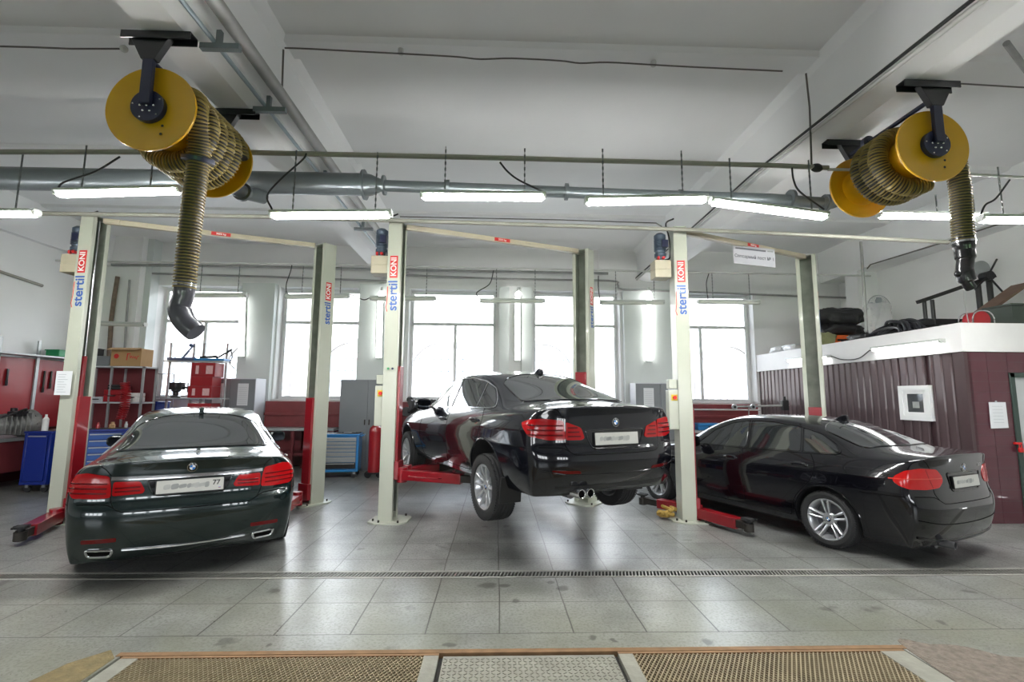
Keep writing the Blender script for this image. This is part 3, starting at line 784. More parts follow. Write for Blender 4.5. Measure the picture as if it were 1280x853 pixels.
# ---------------------------------------------------------------- room
XL, XR_, YF, YB, ZC = -9.42, 8.95, -5.0, 12.0, 5.5
m_wall = M('white_plaster', (.85, .85, .84), .75, var=.05, scale=1.5, bump=.15, bscale=14)
m_ceil = M('ceiling_paint', (.84, .84, .84), .8, var=.07, scale=.8, bump=.12, bscale=9)
m_pier = M('pale_green_wall_paint', (.66, .70, .68), .6, var=.06, scale=2, bump=.1, bscale=20)
m_beam = M('beam_paint', (.86, .86, .86), .7, var=.05, scale=1.2, bump=.1, bscale=8)
def floor_mat():
    m = bpy.data.materials.new('stone_floor_tiles'); m.use_nodes = True; nt = m.node_tree; N = nt.nodes; L = nt.links; b = N['Principled BSDF']
    tc = N.new('ShaderNodeTexCoord'); sp = N.new('ShaderNodeSeparateXYZ'); L.new(tc.outputs['Object'], sp.inputs[0])
    def mth(op, a, b_=None, c=None):
        n = N.new('ShaderNodeMath'); n.operation = op
        for i, v in enumerate((a, b_, c)):
            if v is None: continue
            if isinstance(v, (int, float)): n.inputs[i].default_value = v
            else: L.new(v, n.inputs[i])
        return n.outputs[0]
    s = .5307
    wob = N.new('ShaderNodeTexNoise'); wob.inputs['Scale'].default_value = 1.3; L.new(tc.outputs['Object'], wob.inputs['Vector'])
    wo = mth('MULTIPLY', mth('SUBTRACT', wob.outputs['Fac'], .5), .02)
    u = mth('DIVIDE', mth('ADD', mth('ADD', sp.outputs['X'], 1.5476 + 10 * s), wo), s); v = mth('DIVIDE', mth('ADD', mth('SUBTRACT', sp.outputs['Y'], 3.642 - 20 * s), wo), s)
    def line(w, hw):
        f = mth('FRACT', w); d = mth('MINIMUM', f, mth('SUBTRACT', 1., f)); return mth('SMOOTH_MIN', 1., mth('GREATER_THAN', hw, d), .001)
    lu = mth('LESS_THAN', mth('MINIMUM', mth('FRACT', u), mth('SUBTRACT', 1., mth('FRACT', u))), .0105)
    lv = mth('LESS_THAN', mth('MINIMUM', mth('FRACT', v), mth('SUBTRACT', 1., mth('FRACT', v))), .0085)
    inside = mth('GREATER_THAN', sp.outputs['Y'], 3.636)
    g = mth('MULTIPLY', mth('MAXIMUM', lu, lv), inside)
    gn = N.new('ShaderNodeTexNoise'); gn.inputs['Scale'].default_value = .9; gn.inputs['Detail'].default_value = 3; L.new(tc.outputs['Object'], gn.inputs['Vector'])
    g = mth('MULTIPLY', g, mth('MULTIPLY_ADD', gn.outputs['Fac'], 1.5, .12))
    # every tile its own tone
    cb = N.new('ShaderNodeCombineXYZ'); L.new(mth('FLOOR', u), cb.inputs[0]); L.new(mth('FLOOR', v), cb.inputs[1])
    wn = N.new('ShaderNodeTexWhiteNoise'); L.new(cb.outputs[0], wn.inputs['Vector'])
    def noise(sc, det, dist=0):
        n = N.new('ShaderNodeTexNoise'); n.inputs['Scale'].default_value = sc; n.inputs['Detail'].default_value = det; n.inputs['Distortion'].default_value = dist
        L.new(tc.outputs['Object'], n.inputs['Vector']); return n.outputs['Fac']
    def ramp(f, a, b_):
        r = N.new('ShaderNodeMapRange'); r.inputs[1].default_value = a; r.inputs[2].default_value = b_; L.new(f, r.inputs[0]); return r.outputs[0]
    n1 = noise(.55, 4, .4); n2 = noise(2.6, 9, .15); n3 = noise(45, 6); n4 = noise(1.5, 5, .3)
    def mix(f, a, c):
        x = N.new('ShaderNodeMix'); x.data_type = 'RGBA'
        if isinstance(f, float): x.inputs[0].default_value = f
        else: L.new(f, x.inputs[0])
        for i, q in ((6, a), (7, c)):
            if isinstance(q, tuple): x.inputs[i].default_value = q + (1,)
            else: L.new(q, x.inputs[i])
        return x.outputs[2]
    base = mix(ramp(n1, .35, .65), (.31, .315, .31), (.22, .23, .21))
    base = mix(mth('MULTIPLY', wn.outputs['Value'], .35), base, (.40, .40, .40))
    base = mix(mth('MULTIPLY', ramp(n2, .35, .75), .6), base, (.085, .092, .078))
    base = mix(mth('MULTIPLY', ramp(n3, .46, .66), .6), base, (.09, .09, .08))
    near = N.new('ShaderNodeMapRange'); near.inputs[1].default_value = 5.2; near.inputs[2].default_value = 3.2; L.new(sp.outputs['Y'], near.inputs[0])
    base = mix(mth('MULTIPLY', near.outputs[0], mth('MULTIPLY', ramp(n4, .2, .8), .75)), base, (.20, .20, .12))
    base = mix(mth('MULTIPLY', ramp(noise(2.4, 3, .3), .66, .71), .65), base, (.055, .052, .045))
    rgn = noise(5., 4); sx = mth('ADD', sp.outputs['X'], mth('MULTIPLY', mth('SUBTRACT', rgn, .5), .22)); sy = mth('ADD', sp.outputs['Y'], mth('MULTIPLY', mth('SUBTRACT', n2, .5), .22))
    spots = None
    for px, py, r in ((-.04, 4.52, .075), (.10, 4.50, .05), (.18, 4.18, .035), (.62, 4.45, .06), (.52, 4.58, .04), (.70, 3.56, .03), (.86, 3.52, .025), (-1.55, 3.50, .03), (-.30, 3.50, .035), (1.5, 3.50, .05), (-.30, 5.6, .28), (-3.1, 4.55, .35), (-1.9, 4.45, .05), (3.4, 3.75, .04), (4.2, 4.35, .05), (4.9, 5.35, .10), (4.4, 5.2, .07), (.45, 6.2, .4), (3.6, 5.7, .3)):
        dx = mth('SUBTRACT', sx, px); dy = mth('SUBTRACT', sy, py); d = mth('SQRT', mth('ADD', mth('MULTIPLY', dx, dx), mth('MULTIPLY', dy, dy)))
        m_ = N.new('ShaderNodeMapRange'); m_.interpolation_type = 'SMOOTHSTEP'; m_.inputs[1].default_value = r * 1.25; m_.inputs[2].default_value = r * .55; L.new(d, m_.inputs[0])
        q = mth('MULTIPLY', m_.outputs[0], .75 if r < .12 else .45); spots = q if spots is None else mth('MAXIMUM', spots, q)
    base = mix(spots, base, (.045, .042, .035))
    col = mix(g, base, (.035, .030, .025))
    L.new(col, b.inputs['Base Color'])
    L.new(ramp(n2, .1, .9), N.new('ShaderNodeMath').inputs[0])
    rg = mth('MULTIPLY_ADD', n3, .12, .235); L.new(mth('MINIMUM', mth('MAXIMUM', rg, .2), .6), b.inputs['Roughness'])
    bp = N.new('ShaderNodeBump'); bp.inputs['Strength'].default_value = .25; bp.inputs['Distance'].default_value = .006
    L.new(mth('SUBTRACT', mth('ADD', mth('MULTIPLY', n3, .22), mth('MULTIPLY', n1, .3)), g), bp.inputs['Height']); L.new(bp.outputs[0], b.inputs['Normal'])
    return m
m_floor = floor_mat()
m_dark = M('pit_dark', (.03, .028, .025), .9, var=.3)
m_conc = M('rough_broken_concrete', (.22, .185, .15), .9, var=.55, scale=22, bump=1., bscale=60)
PX0, PX1, PY0, PY1 = -2.40, 2.78, 1.5, 3.385
DY0, DY1 = 4.712, 4.885
f = MB()
f.b2(XL, XR_, DY1, YB + .3, -.2, 0); f.b2(XL, XR_, PY1 + .03, DY0, -.2, 0); f.b2(XL, PX0, YF, PY1 + .03, -.2, 0); f.b2(PX1, XR_, YF, PY1 + .03, -.2, 0); f.b2(PX0, PX1, YF, PY0, -.2, 0)
o = struct(f, 'floor', [m_floor], smooth=False)
f = MB(); f.b2(XL, XR_, DY0, DY1, -.2, -.06); f.b2(PX0, PX1, PY0, PY1 + .03, -1.2, -1.1); f.b2(PX0 - .1, PX0, PY0, PY1, -1.1, -.01); f.b2(PX1, PX1 + .1, PY0, PY1, -1.1, -.01); f.b2(PX0, PX1, PY1, PY1 + .028, -1.1, -.2); f.b2(PX0, PX1, PY0 - .1, PY0, -1.1, -.2)
struct(f, 'trim_1', [m_dark], smooth=False)
# worn concrete beside the right grating
pts = [(2.80, 3.37), (3.02, 3.43), (3.22, 3.40), (3.36, 3.28), (3.50, 3.24), (3.58, 3.12), (3.47, 3.02), (3.60, 2.90), (3.8, 2.8), (3.9, 2.4), (3.7, 1.9), (3.2, 1.7), (2.80, 1.7)]
f = MB(); f.prism([p[:2] for p in spline(pts, 5, True)], -.002, .004); struct(f, 'trim_2', [m_conc], smooth=False)
f = MB(); f.prism([(-3.1, 2.0), (-2.42, 2.0), (-2.42, 3.36), (-2.52, 3.46), (-2.66, 3.30), (-2.8, 2.8)], -.002, .003); struct(f, 'trim_3', [M('rusty_concrete', (.22, .17, .08), .85, var=.5, scale=15, bump=.5)], smooth=False)
# ceiling with shallow ribs
f = MB(); f.b2(XL - .3, XR_ + .3, YF - .3, YB + .5, ZC, ZC + .2); struct(f, 'ceiling', [m_ceil], smooth=False)
n = 1
for Y in (4.75, 7.2, 9.6, 2.1, -.4):
    f = MB(); y0, y1 = Y, Y + .38
    f.add([(XL, y0, ZC), (XL, y0 + .05, ZC - .04), (XL, y1 - .05, ZC - .04), (XL, y1, ZC), (XR_, y0, ZC), (XR_, y0 + .05, ZC - .04), (XR_, y1 - .05, ZC - .04), (XR_, y1, ZC)], [(0, 4, 5, 1), (1, 5, 6, 2), (2, 6, 7, 3)])
    struct(f, 'ceiling_rib', [m_ceil], smooth=False)
def beam(poly, name='ceiling_beam'):
    f = MB(); f.prism(poly, YF, YB, ((0, 0, 0), (1, 0, 0), (0, 0, 1), (0, 1, 0))); struct(f, name, [m_beam], smooth=False)
beam([(-2.93, ZC), (-2.93, 4.65), (-2.60, 4.65), (-2.44, 4.76), (-2.38, 5.40), (-2.28, ZC)])
beam([(3.52, ZC), (3.60, 5.40), (3.64, 4.74), (3.88, 4.65), (4.13, 4.65), (4.13, ZC)])
beam([(8.42, ZC), (8.45, 4.70), (XR_, 4.68), (XR_, ZC)])
beam([(XL, ZC), (XL, 4.75), (-9.30, 4.75), (-9.26, ZC)])
# side and front walls
f = MB(); f.b2(XL - .3, XL, YF, YB + .5, 0, ZC); struct(f, 'wall_left', [m_wall], smooth=False)
f = MB(); f.b2(XR_, XR_ + .3, YF, YB + .5, 0, ZC); struct(f, 'wall_right', [m_wall], smooth=False)
f = MB(); f.b2(8.47, XR_, 10.75, 11.15, 0, 4.70); struct(f, 'column_right', [m_beam], smooth=False)
f = MB()
gates = [(-8.2, -4.6), (-1.8, 1.8), (4.4, 8.0)]; x = XL
for a, b in gates: f.b2(x, a, YF - .3, YF, 0, ZC); f.b2(a, b, YF - .3, YF, 2.7, ZC); f.b2(a, b, YF - .3, YF, 0, 1.3); x = b
f.b2(x, XR_, YF - .3, YF, 0, ZC); struct(f, 'wall_front', [M('darkened_front_wall', (.16, .14, .13), .8, var=.3, scale=5)], smooth=False)  # unseen wall, coloured dark so that the black car paint reflects less light
for i, (a, b) in enumerate(gates):
    f = MB(); f.b2(a, b, YF - .25, YF + .05, .03, 1.3); f.b2(a, b, YF - .25, YF + .05, 2.7, 4.2)
    for k in range(5): x = a + (b - a) * k / 4; f.b2(x - .06, x + .06, YF - .2, YF + .03, 1.3, 2.7)
    struct(f, 'door_%d' % (i + 2), [M('gate_grey', (.10, .105, .11), .5, var=.1)], smooth=False)
# back wall with five window openings
WIN = [(-8.45, -6.35), (-5.47, -3.45), (-2.22, -.02), (.93, 3.14), (4.68, 6.62)]; Z0, Z1, ZT = 1.6, 4.40, 3.55
f = MB(); f.b2(XL - .3, XR_ + .3, YB, YB + .5, 0, Z0); f.b2(XL - .3, XR_ + .3, YB, YB + .5, Z1, ZC); x = XL - .3
for a, b in WIN: f.b2(x, a, YB, YB + .5, Z0, Z1); x = b
f.b2(x, XR_ + .3, YB, YB + .5, Z0, Z1); struct(f, 'wall_back', [m_wall], smooth=False)
def pane_mat():
    m = bpy.data.materials.new('window_glass'); m.use_nodes = True; nt = m.node_tree; nt.nodes.remove(nt.nodes['Principled BSDF'])
    t = nt.nodes.new('ShaderNodeBsdfTransparent'); g = nt.nodes.new('ShaderNodeBsdfGlossy'); g.inputs['Roughness'].default_value = .02; fr = nt.nodes.new('ShaderNodeFresnel'); fr.inputs[0].default_value = 1.3; mx_ = nt.nodes.new('ShaderNodeMixShader')
    t.inputs[0].default_value = (.97, .98, .98, 1)
    nt.links.new(fr.outputs[0], mx_.inputs[0]); nt.links.new(t.outputs[0], mx_.inputs[1]); nt.links.new(g.outputs[0], mx_.inputs[2]); nt.links.new(mx_.outputs[0], nt.nodes['Material Output'].inputs[0]); return m
m_pane = pane_mat(); m_frame = M('white_window_frame', (.78, .79, .79), .45, var=.03)
for i, (a, b) in enumerate(WIN):
    f = MB(); Y = YB + .30; w = .075
    for z0, z1 in ((Z0, Z0 + w), (Z1 - w, Z1)): f.b2(a, b, Y, Y + .07, z0, z1)
    f.b2(a + w, b - w, Y, Y + .07, ZT - w / 2, ZT + w / 2)
    for x0 in (a, b - w): f.b2(x0, x0 + w, Y, Y + .07, Z0 + w, Z1 - w)
    c = (a + b) / 2 + (.0, 0, .05, 0, -.3)[i]
    f.b2(c - w / 2, c + w / 2, Y, Y + .07, Z0 + w, ZT - w / 2)
    if i in (3,): f.b2(c - .03, c + .03, Y, Y + .07, ZT + w / 2, Z1 - w)
    f.b2(a - .02, b + .02, YB - .06, Y, Z0 - .03, Z0)
    o = struct(f, 'window_%d' % (i + 1), [m_frame], bevel=.006)
    g = MB(); g.b2(a + .03, b - .03, Y + .03, Y + .036, Z0 + .03, Z1 - .03); g.build('pane', [m_pane], o, smooth=False)
# piers between the windows
for a, b, d in ((-9.1, -8.45, .28), (-6.30, -5.50, .18), (-3.40, -2.30, .25), (.05, .30, .15), (.62, .88, .15), (3.2, 4.6, .18)):
    f = MB(); f.b2(a, b, YB - d, YB, 0, 4.45 if a > -9 else ZC); struct(f, 'wall_pier', [m_pier], smooth=False)
f = MB(); f.b2(-9.42, -8.6, YB - .45, YB, 0, ZC); struct(f, 'wall_pier', [m_wall], smooth=False)
f = MB(); f.b2(2.6, 3.25, YB - .12, YB, 4.4, ZC); struct(f, 'wall_pier', [m_wall], smooth=False)
# dark red dado behind the work benches
m_dado = M('dark_red_wall_paint', (.13, .025, .025), .35, var=.2, scale=3)
f = MB(); f.b2(XL, 6.6, YB - .02, YB, 0, 1.30); struct(f, 'trim_4', [m_dado], smooth=False)
f = MB(); f.b2(XL, XL + .02, 4, YB, 0, 2.35); struct(f, 'trim_5', [M('dark_maroon_wall', (.075, .02, .022), .3, var=.25, scale=2)], smooth=False)
# ---------------------------------------------------------------- outside
m_lawn = M('lawn_green', (.10, .30, .03), .9, var=.5, scale=3)
m_yard = M('yard_asphalt', (.30, .30, .29), .9, var=.2, scale=2)
f = MB(); f.b2(-40, 40, YB + .5, 45, -.6, -.25); f.b2(-40, 40, -14, YF - .3, -.3, -.02); struct(f, 'ground_yard', [m_yard], smooth=False)
f = MB(); f.b2(-40, 40, -45, -14, -.3, .0); struct(f, 'ground_lawn', [m_lawn], smooth=False)
T = thing('opposite_building', 'pale brick building with arched windows across the yard, seen through the back windows', 'building', (0, 24, -.25))
m_fac = M('pale_brick', (.80, .74, .68), .8, var=.1, scale=6); m_fw = M('facade_grille', (.30, .34, .40), .6, var=.1); m_fb = M('facade_red_panel', (.30, .08, .07), .7, var=.1)
f = MB(); f.b2(-22, 22, 0, 1, 0, 7.5); f.build('wall', [m_fac], T, smooth=False)
for k in range(7):
    x0 = -16.5 + k * 4.7 + (.0 if k != 3 else -.35); R_ = 1.7
    ar = MB(); A = [(R_ * math.cos(PI * j / 20), 3.1 + R_ * math.sin(PI * j / 20)) for j in range(21)]; Bp = [((R_ - .22) * math.cos(PI * j / 20), 3.1 + (R_ - .22) * math.sin(PI * j / 20)) for j in range(21)]
    for j in range(20):
        ar.prism([A[j], A[j + 1], Bp[j + 1], Bp[j]], 0, .18, ((x0, 0, 0), (1, 0, 0), (0, 0, 1), (0, -1, 0)))
    for xx in (-R_, R_ - .22): ar.b2(x0 + xx, x0 + xx + .22, -.18, 0, 1.0, 3.1)
    a_ = ar.build('window_arch', [M('facade_trim', (.16, .15, .145), .8, var=.05)], T, smooth=False)
    g = MB()
    for j in range(-4, 5):
        x1 = j * .36; h = 3.1 + math.sqrt(max(0, 1.4 ** 2 - x1 * x1)) if abs(x1) < 1.4 else 3.1; g.b2(x0 + x1 - .03, x0 + x1 + .03, -.08, -.03, 1.0, h)
    for z in (1.5, 2.1, 2.7, 3.2, 3.8): g.b2(x0 - 1.45, x0 + 1.45, -.08, -.03, z - .03, z + .03)
    g.build('window_grille', [m_fw], a_, smooth=False)
    g = MB(); g.b2(x0 - .9, x0 + .5, -.12, -.02, 1.1, 1.9); g.build('panel', [m_fb], a_, smooth=False)
# ---------------------------------------------------------------- drain and pit covers
m_steel = M('worn_steel', (.34, .34, .31), .45, .6, var=.3, scale=14); m_slot = m_dark
def drain(x0, x1):
    T = thing('drain_grate', 'slotted steel grate section in the drain channel across the floor', 'drain grate', ((x0 + x1) / 2, (DY0 + DY1) / 2, 0), group='grate sections of the floor drain')
    h = (x1 - x0) / 2; d = (DY1 - DY0) / 2; g = MB()
    g.b2(-h, h, -d + .012, -d + .03, -.04, .002); g.b2(-h, h, d - .03, d - .012, -.04, .002)
    n = int(2 * h / .033)
    for k in range(n):
        x = -h + (k + .5) * 2 * h / n
        g.box((x, 0, -.012), (.0135, 2 * d - .04, .024), (0, 0, -.22))
    g.build('slotted_plate', [m_steel], T, smooth=False)
    g = MB(); g.b2(-h, h, -d - .004, -d + .010, -.05, .003); g.b2(-h, h, d - .010, d + .004, -.05, .003); g.build('channel_edge', [M('pale_concrete_edge', (.42, .41, .37), .7, var=.2, scale=20)], T, smooth=False)
    return T
p0 = drain(XL, XL + 1.0)
for k in range(1, 18): dup(p0, loc=(XL + .5 + k * 1.0, (DY0 + DY1) / 2, 0))
m_grate = M('tan_grating', (.27, .22, .13), .6, .3, var=.35, scale=9); m_rust = M('rusty_angle', (.23, .13, .06), .75, var=.5, scale=10)
m_strip = M('worn_pale_paint', (.27, .265, .22), .6, var=.35, scale=7, bump=.2)
def mesh_cover(x0, x1, xm0, xm1, label):
    cx = (x0 + x1) / 2; T = thing('floor_grating', label, 'grating', (cx, 2.45, 0)); g = MB()
    y0, y1 = PY0 + .03, PY1 - .03; P_ = .029; sl = .62
    a, b = xm0 - cx, xm1 - cx; ya, yb = y0 - 2.45, y1 - 2.45; w = b - a; hgt = yb - ya
    for s in (1, -1):
        c = -hgt * sl - P_
        while c < w + hgt * sl + P_:
            # line x = a + c + s*sl*(y-ya)
            lo, hi = 0., hgt
            if s > 0: t0, t1 = (0 - c) / sl, (w - c) / sl
            else: t0, t1 = (c - w) / sl, c / sl
            lo = max(lo, t0); hi = min(hi, t1)
            if hi - lo > .02: g.bar((a + c + s * sl * lo, ya + lo, -.010 + s * .002), (a + c + s * sl * hi, ya + hi, -.010 + s * .002), .0078, .014)
            c += P_
    g.build('diamond_mesh', [m_grate], T, smooth=False)
    for p_, q_ in ((x0, xm0), (xm1, x1)): g = MB(); g.b2(p_ - cx, q_ - cx, ya - .02, yb + .02, -.03, .0); g.build('edge_strip', [m_strip], T, smooth=False)
    g = MB(); g.b2(x0 - cx, x1 - cx, yb, yb + .025, -.03, .001); g.build('rusty_rail', [m_rust], T, smooth=False)
mesh_cover(-2.38, -.355, -2.27, -.45, 'tan diamond-mesh grating over the pit, left of the checker plate')
mesh_cover(.825, 2.77, .92, 2.60, 'tan diamond-mesh grating over the pit, right of the checker plate')
T = thing('checker_plate', 'worn steel checker plate between the two floor gratings', 'floor plate', (.235, 2.45, 0)); g = MB()
g.b2(-.56, .56, -.92, .905, -.025, -.006); g.build('plate', [m_strip], T, smooth=False)
g = MB(); k = 0
y = -.9
while y < .89:
    x = -.54
    j = 0
    while x < .55:
        g.box((x, y, -.0045), (.023, .007, .004), (0, 0, (.75 if (j + k) % 2 else -.75))); x += .034; j += 1
    y += .034; k += 1
g.build('raised_pattern', [M('shaded_raised_steel', (.25, .24, .20), .5, .4, var=.3, scale=7)], T, smooth=False)  # slightly darker than the plate: the pattern's small shadows are put into its colour
f = MB(); f.b2(PX0 - .03, PX1 + .03, PY1 - .005, PY1 + .04, -.05, .004); struct(f, 'trim_6', [m_rust], smooth=False)
f = MB()
for X_ in (-.34, .81): f.b2(X_ - .012, X_ + .012, PY0, PY1, -.12, -.03)
struct(f, 'trim_7', [m_dark], smooth=False)

# ---------------------------------------------------------------- two-post lifts
m_post = M('pale_green_grey_paint', (.47, .49, .41), .35, var=.07, scale=3, coat=.2); m_postin = M('channel_dark', (.22, .24, .20), .5, var=.5, scale=6)
m_cream = M('cream_paint', (.48, .43, .32), .4, var=.1, scale=4); m_red = M('red_lift_paint', (.25, .006, .013), .28, coat=.5, var=.15, scale=4)
m_navy = M('navy_paint', (.012, .016, .05), .4, coat=.3, var=.1); m_rodm = M('bright_rod', (.75, .76, .78), .15, 1., var=.02)
m_bluet = M('decal_blue', (.02, .09, .38), .4, var=0); m_redt = M('decal_red', (.62, .02, .02), .4, var=0); m_wt = M('decal_white', (.8, .8, .78), .4, var=0)
m_bolt = M('dark_bolt', (.05, .045, .04), .5, .6, var=.2); m_grime = M('dark_grimy_edge', (.05, .045, .035), .7, var=.4)
ZP = 4.17
def post(T, org, ang, d, w, flipx=1, decal=True, grime=False, tall=ZP):
    """C-section: x' = opening direction, depth d, width w; org relative to the thing"""
    m = MB(); t = .012
    prof = [(-d, -w / 2), (0, -w / 2), (0, -w / 2 + .065), (-t, -w / 2 + .065), (-t, -w / 2 + t), (-d + t, -w / 2 + t), (-d + t, w / 2 - t), (-t, w / 2 - t), (-t, w / 2 - .065), (0, w / 2 - .065), (0, w / 2), (-d, w / 2)]
    # as separate slabs so that the faces stay convex
    for a, b, e, f_ in ((-d, 0, -w / 2, -w / 2 + t), (-d, 0, w / 2 - t, w / 2), (-t, 0, -w / 2 + t, -w / 2 + .06), (-t, 0, w / 2 - .06, w / 2 - t)): m.b2(a, b, e, f_, .02, tall)
    m.b2(-d, -d + t, -w / 2 + t, w / 2 - t, .02, tall)
    m.b2(-d, 0, -w / 2, w / 2, tall, tall + .012)
    o = m.build('post', [m_post], T, bevel=.003); o.location = org; o.rotation_euler = (0, 0, ang)
    g = MB(); g.b2(-d + t, -d + t + .004, -w / 2 + t, w / 2 - t, .1, tall - .01); g.b2(-d + t, -t, w / 2 - t - .004, w / 2 - t, .1, tall - .01); g.b2(-d + t, -t, -w / 2 + t, -w / 2 + t + .004, .1, tall - .01); g.build('channel_lining', [m_postin], o, smooth=False)  # thin sheets inside the channel, darker and blotchier than the post
    b = MB(); bp = [(-d - .13, -w / 2 - .02), (-d - .02, -w / 2 - .10), (.12, -w / 2 - .10), (.20, -w / 2), (.20, w / 2), (.12, w / 2 + .10), (-d - .02, w / 2 + .10), (-d - .13, w / 2 + .02)]
    b.prism(bp, 0.001, .022); b.build('base_plate', [m_post], o)
    b = MB()
    for x, y in ((-d - .07, -w / 2 + .02), (-d + .03, -w / 2 - .06), (.10, -w / 2 - .06), (-d - .07, w / 2 - .02), (.10, w / 2 + .06)): b.cyl((x, y, .02), (x, y, .05), .014, 6)
    b.build('anchor_bolt', [m_bolt], o)
    if decal:
        yy = -w / 2 - .0012; L = MB(); cx = -d / 2
        # read from the bottom upwards on the side facing the forecourt
        fr = ((cx, yy, 0), (0, 0, 1), (-1, 0, 0))
        L.text('stertil', .185, ((cx - .0, yy, 3.09), (0, 0, 1), (-1, 0, 0)), .0012, mi=0)
        L.b2(cx - .056, cx + .056, yy - .001, yy + .001, 3.345, 3.665, 1)
        L.text('KONI', .112, ((cx, yy - .0015, 3.505), (0, 0, 1), (-1, 0, 0)), .0012, mi=2)
        L.tube([(cx - .075, yy, 2.86), (cx - .095, yy, 2.92), (cx - .08, yy, 3.02), (cx - .078, yy, 3.22)], .006, 5, mi=1, flat=.3)
        L.build('lettering', [m_bluet, m_redt, m_wt], o, smooth=False)
    else:
        yy = w / 2 + .0012; L = MB(); cx = -d / 2; K = ((0, 0, 1), (1, 0, 0))
        L.text('stertil', .155, ((cx, yy, 3.02),) + K, .0012, mi=0); L.b2(cx - .05, cx + .05, yy - .001, yy + .001, 3.23, 3.53, 1); L.text('KONI', .104, ((cx, yy + .0015, 3.38),) + K, .0012, mi=2)
        L.build('lettering', [m_bluet, m_redt, m_wt], o, smooth=False)
    return o
def carriage(T, org, ang, d, w, z0, h, ram=True):
    m = MB(); m.b2(-d * .72, .035, -w / 2 + .055, w / 2 - .055, z0, z0 + h); m.b2(.0, .06, -w / 2 + .02, w / 2 - .02, z0 - .02, z0 + .22)
    o = m.build('carriage', [m_red], T, bevel=.006); o.location = org; o.rotation_euler = (0, 0, ang)
    if not ram: return o
    r = MB(); r.cyl((-d * .35, .02, z0 + h), (-d * .35, .02, z0 + h + .55), .032, 14, mi=0); r.cyl((-d * .35, .02, z0 + h + .55), (-d * .35, .02, ZP - .03), .016, 12, mi=1)
    r.build('hydraulic_ram', [m_red, m_rodm], o)
    return o
def arm(T, root, tip, z, label=None, mid=.6, w=.13, guard=1, padz=.0):
    """telescopic arm; root and tip in the thing's coordinates"""
    p, q = Vector((root[0], root[1], z)), Vector((tip[0], tip[1], z)); d = (q - p); n = Vector((-d.y, d.x, 0)).normalized()
    m = MB(); k = p + d * mid
    m.bar(p, k, w, .13); m.cyl(p - Vector((0, 0, .10)), p + Vector((0, 0, .10)), .075, 20)
    o = m.build('lift_arm', [m_red], T, bevel=.006)
    e = MB(); e.bar(k - d * .2, q, w * .7, .09); e.cyl(q - Vector((0, 0, .065)), q + Vector((0, 0, .035)), .06, 18); e.build('arm_extension', [m_bolt], o, bevel=.004)
    e = MB(); e.cyl(q + Vector((0, 0, .035)), q + Vector((0, 0, .07 + padz)), .035, 12); e.cyl(q + Vector((0, 0, .07 + padz)), q + Vector((0, 0, .095 + padz)), .07, 20)
    for s in (-1, 1): e.bar(q + n * s * .05 + Vector((0, 0, .085 + padz)) + d.normalized() * -.06, q + n * s * .05 + Vector((0, 0, .085 + padz)) + d.normalized() * .08, .02, .02)
    e.build('arm_pad', [m_rubber], o)
    if guard:
        g = MB(); s = guard; off = n * s * (w / 2 + .07)
        a, b = p + d * .12, p + d * .50
        g.tube(spline([tuple(a + n * s * w / 2), tuple(a + off * .8 + d * .04), tuple(b + off - d * .05), tuple(b + n * s * w / 2)], 5), .010, 8); g.build('foot_guard', [m_red], o)
    return o
def motor_unit(T, p, s=1):
    """pump motor over its oil tank, hung on the post; p = centre of the tank"""
    x, y, z = p
    m = MB(); m.box((x, y, z), (.24, .22, .26)); m.b2(x - .125, x + .125, y - .115, y + .115, z - .012, z + .0)
    m.build('oil_tank', [m_cream], T, bevel=.012)
    m = MB(); m.lathe([(.0, .13), (.055, .13), (.06, .20), (.085, .20), (.085, .25), (.07, .26), (.075, .29)] + [(r, .29 + .02 * k + dz) for k in range(9) for r, dz in ((.075, 0), (.088, .004), (.088, .010), (.075, .014))] + [(.085, .48), (.085, .53), (.05, .56), (0, .56)], (x, y, z), seg=22)
    o = m.build('pump_motor', [M('motor_blue_grey', (.06, .085, .12), .4, .3, var=.2)], T, angle=40)
    m = MB(); m.box((x + .04, y - .085, z + .38), (.09, .07, .11)); m.box((x - .05, y - .06, z + .17), (.03, .05, .05), mi=1); m.cyl((x + .02, y - .1, z + .17), (x + .02, y - .04, z + .17), .022, 10, mi=1)
    m.build('terminal_box', [m_navy, m_redt], o, bevel=.006)
    m = MB(); m.tube(spline([(x + .05, y, z + .15), (x + .16, y + .02, z + .22), (x + .14, y, z + .50), (x + .10, y, z + .72), (x + .22, y, z + .80)], 6), .012, 8); m.build('hose', [m_black], o)
def control_box(T, p, ang, two=True):
    m = MB(); m.box(p, (.16, .12, .55), (0, 0, ang)); m.box((p[0] - .01, p[1], p[2] + .36), (.12, .10, .13), (0, 0, ang)); o = m.build('control_box', [m_post], T, bevel=.008)
    m = MB(); q = Vector(p) + Vector((.0, -.062, .17)); m.box(q + Vector((0, .0, 0)), (.085, .006, .085), mi=1); m.cyl(q, q + Vector((0, -.03, 0)), .026, 16, mi=0)
    m.build('switch', [m_redt, M('switch_yellow', (.7, .5, .03), .4, var=0)], o)
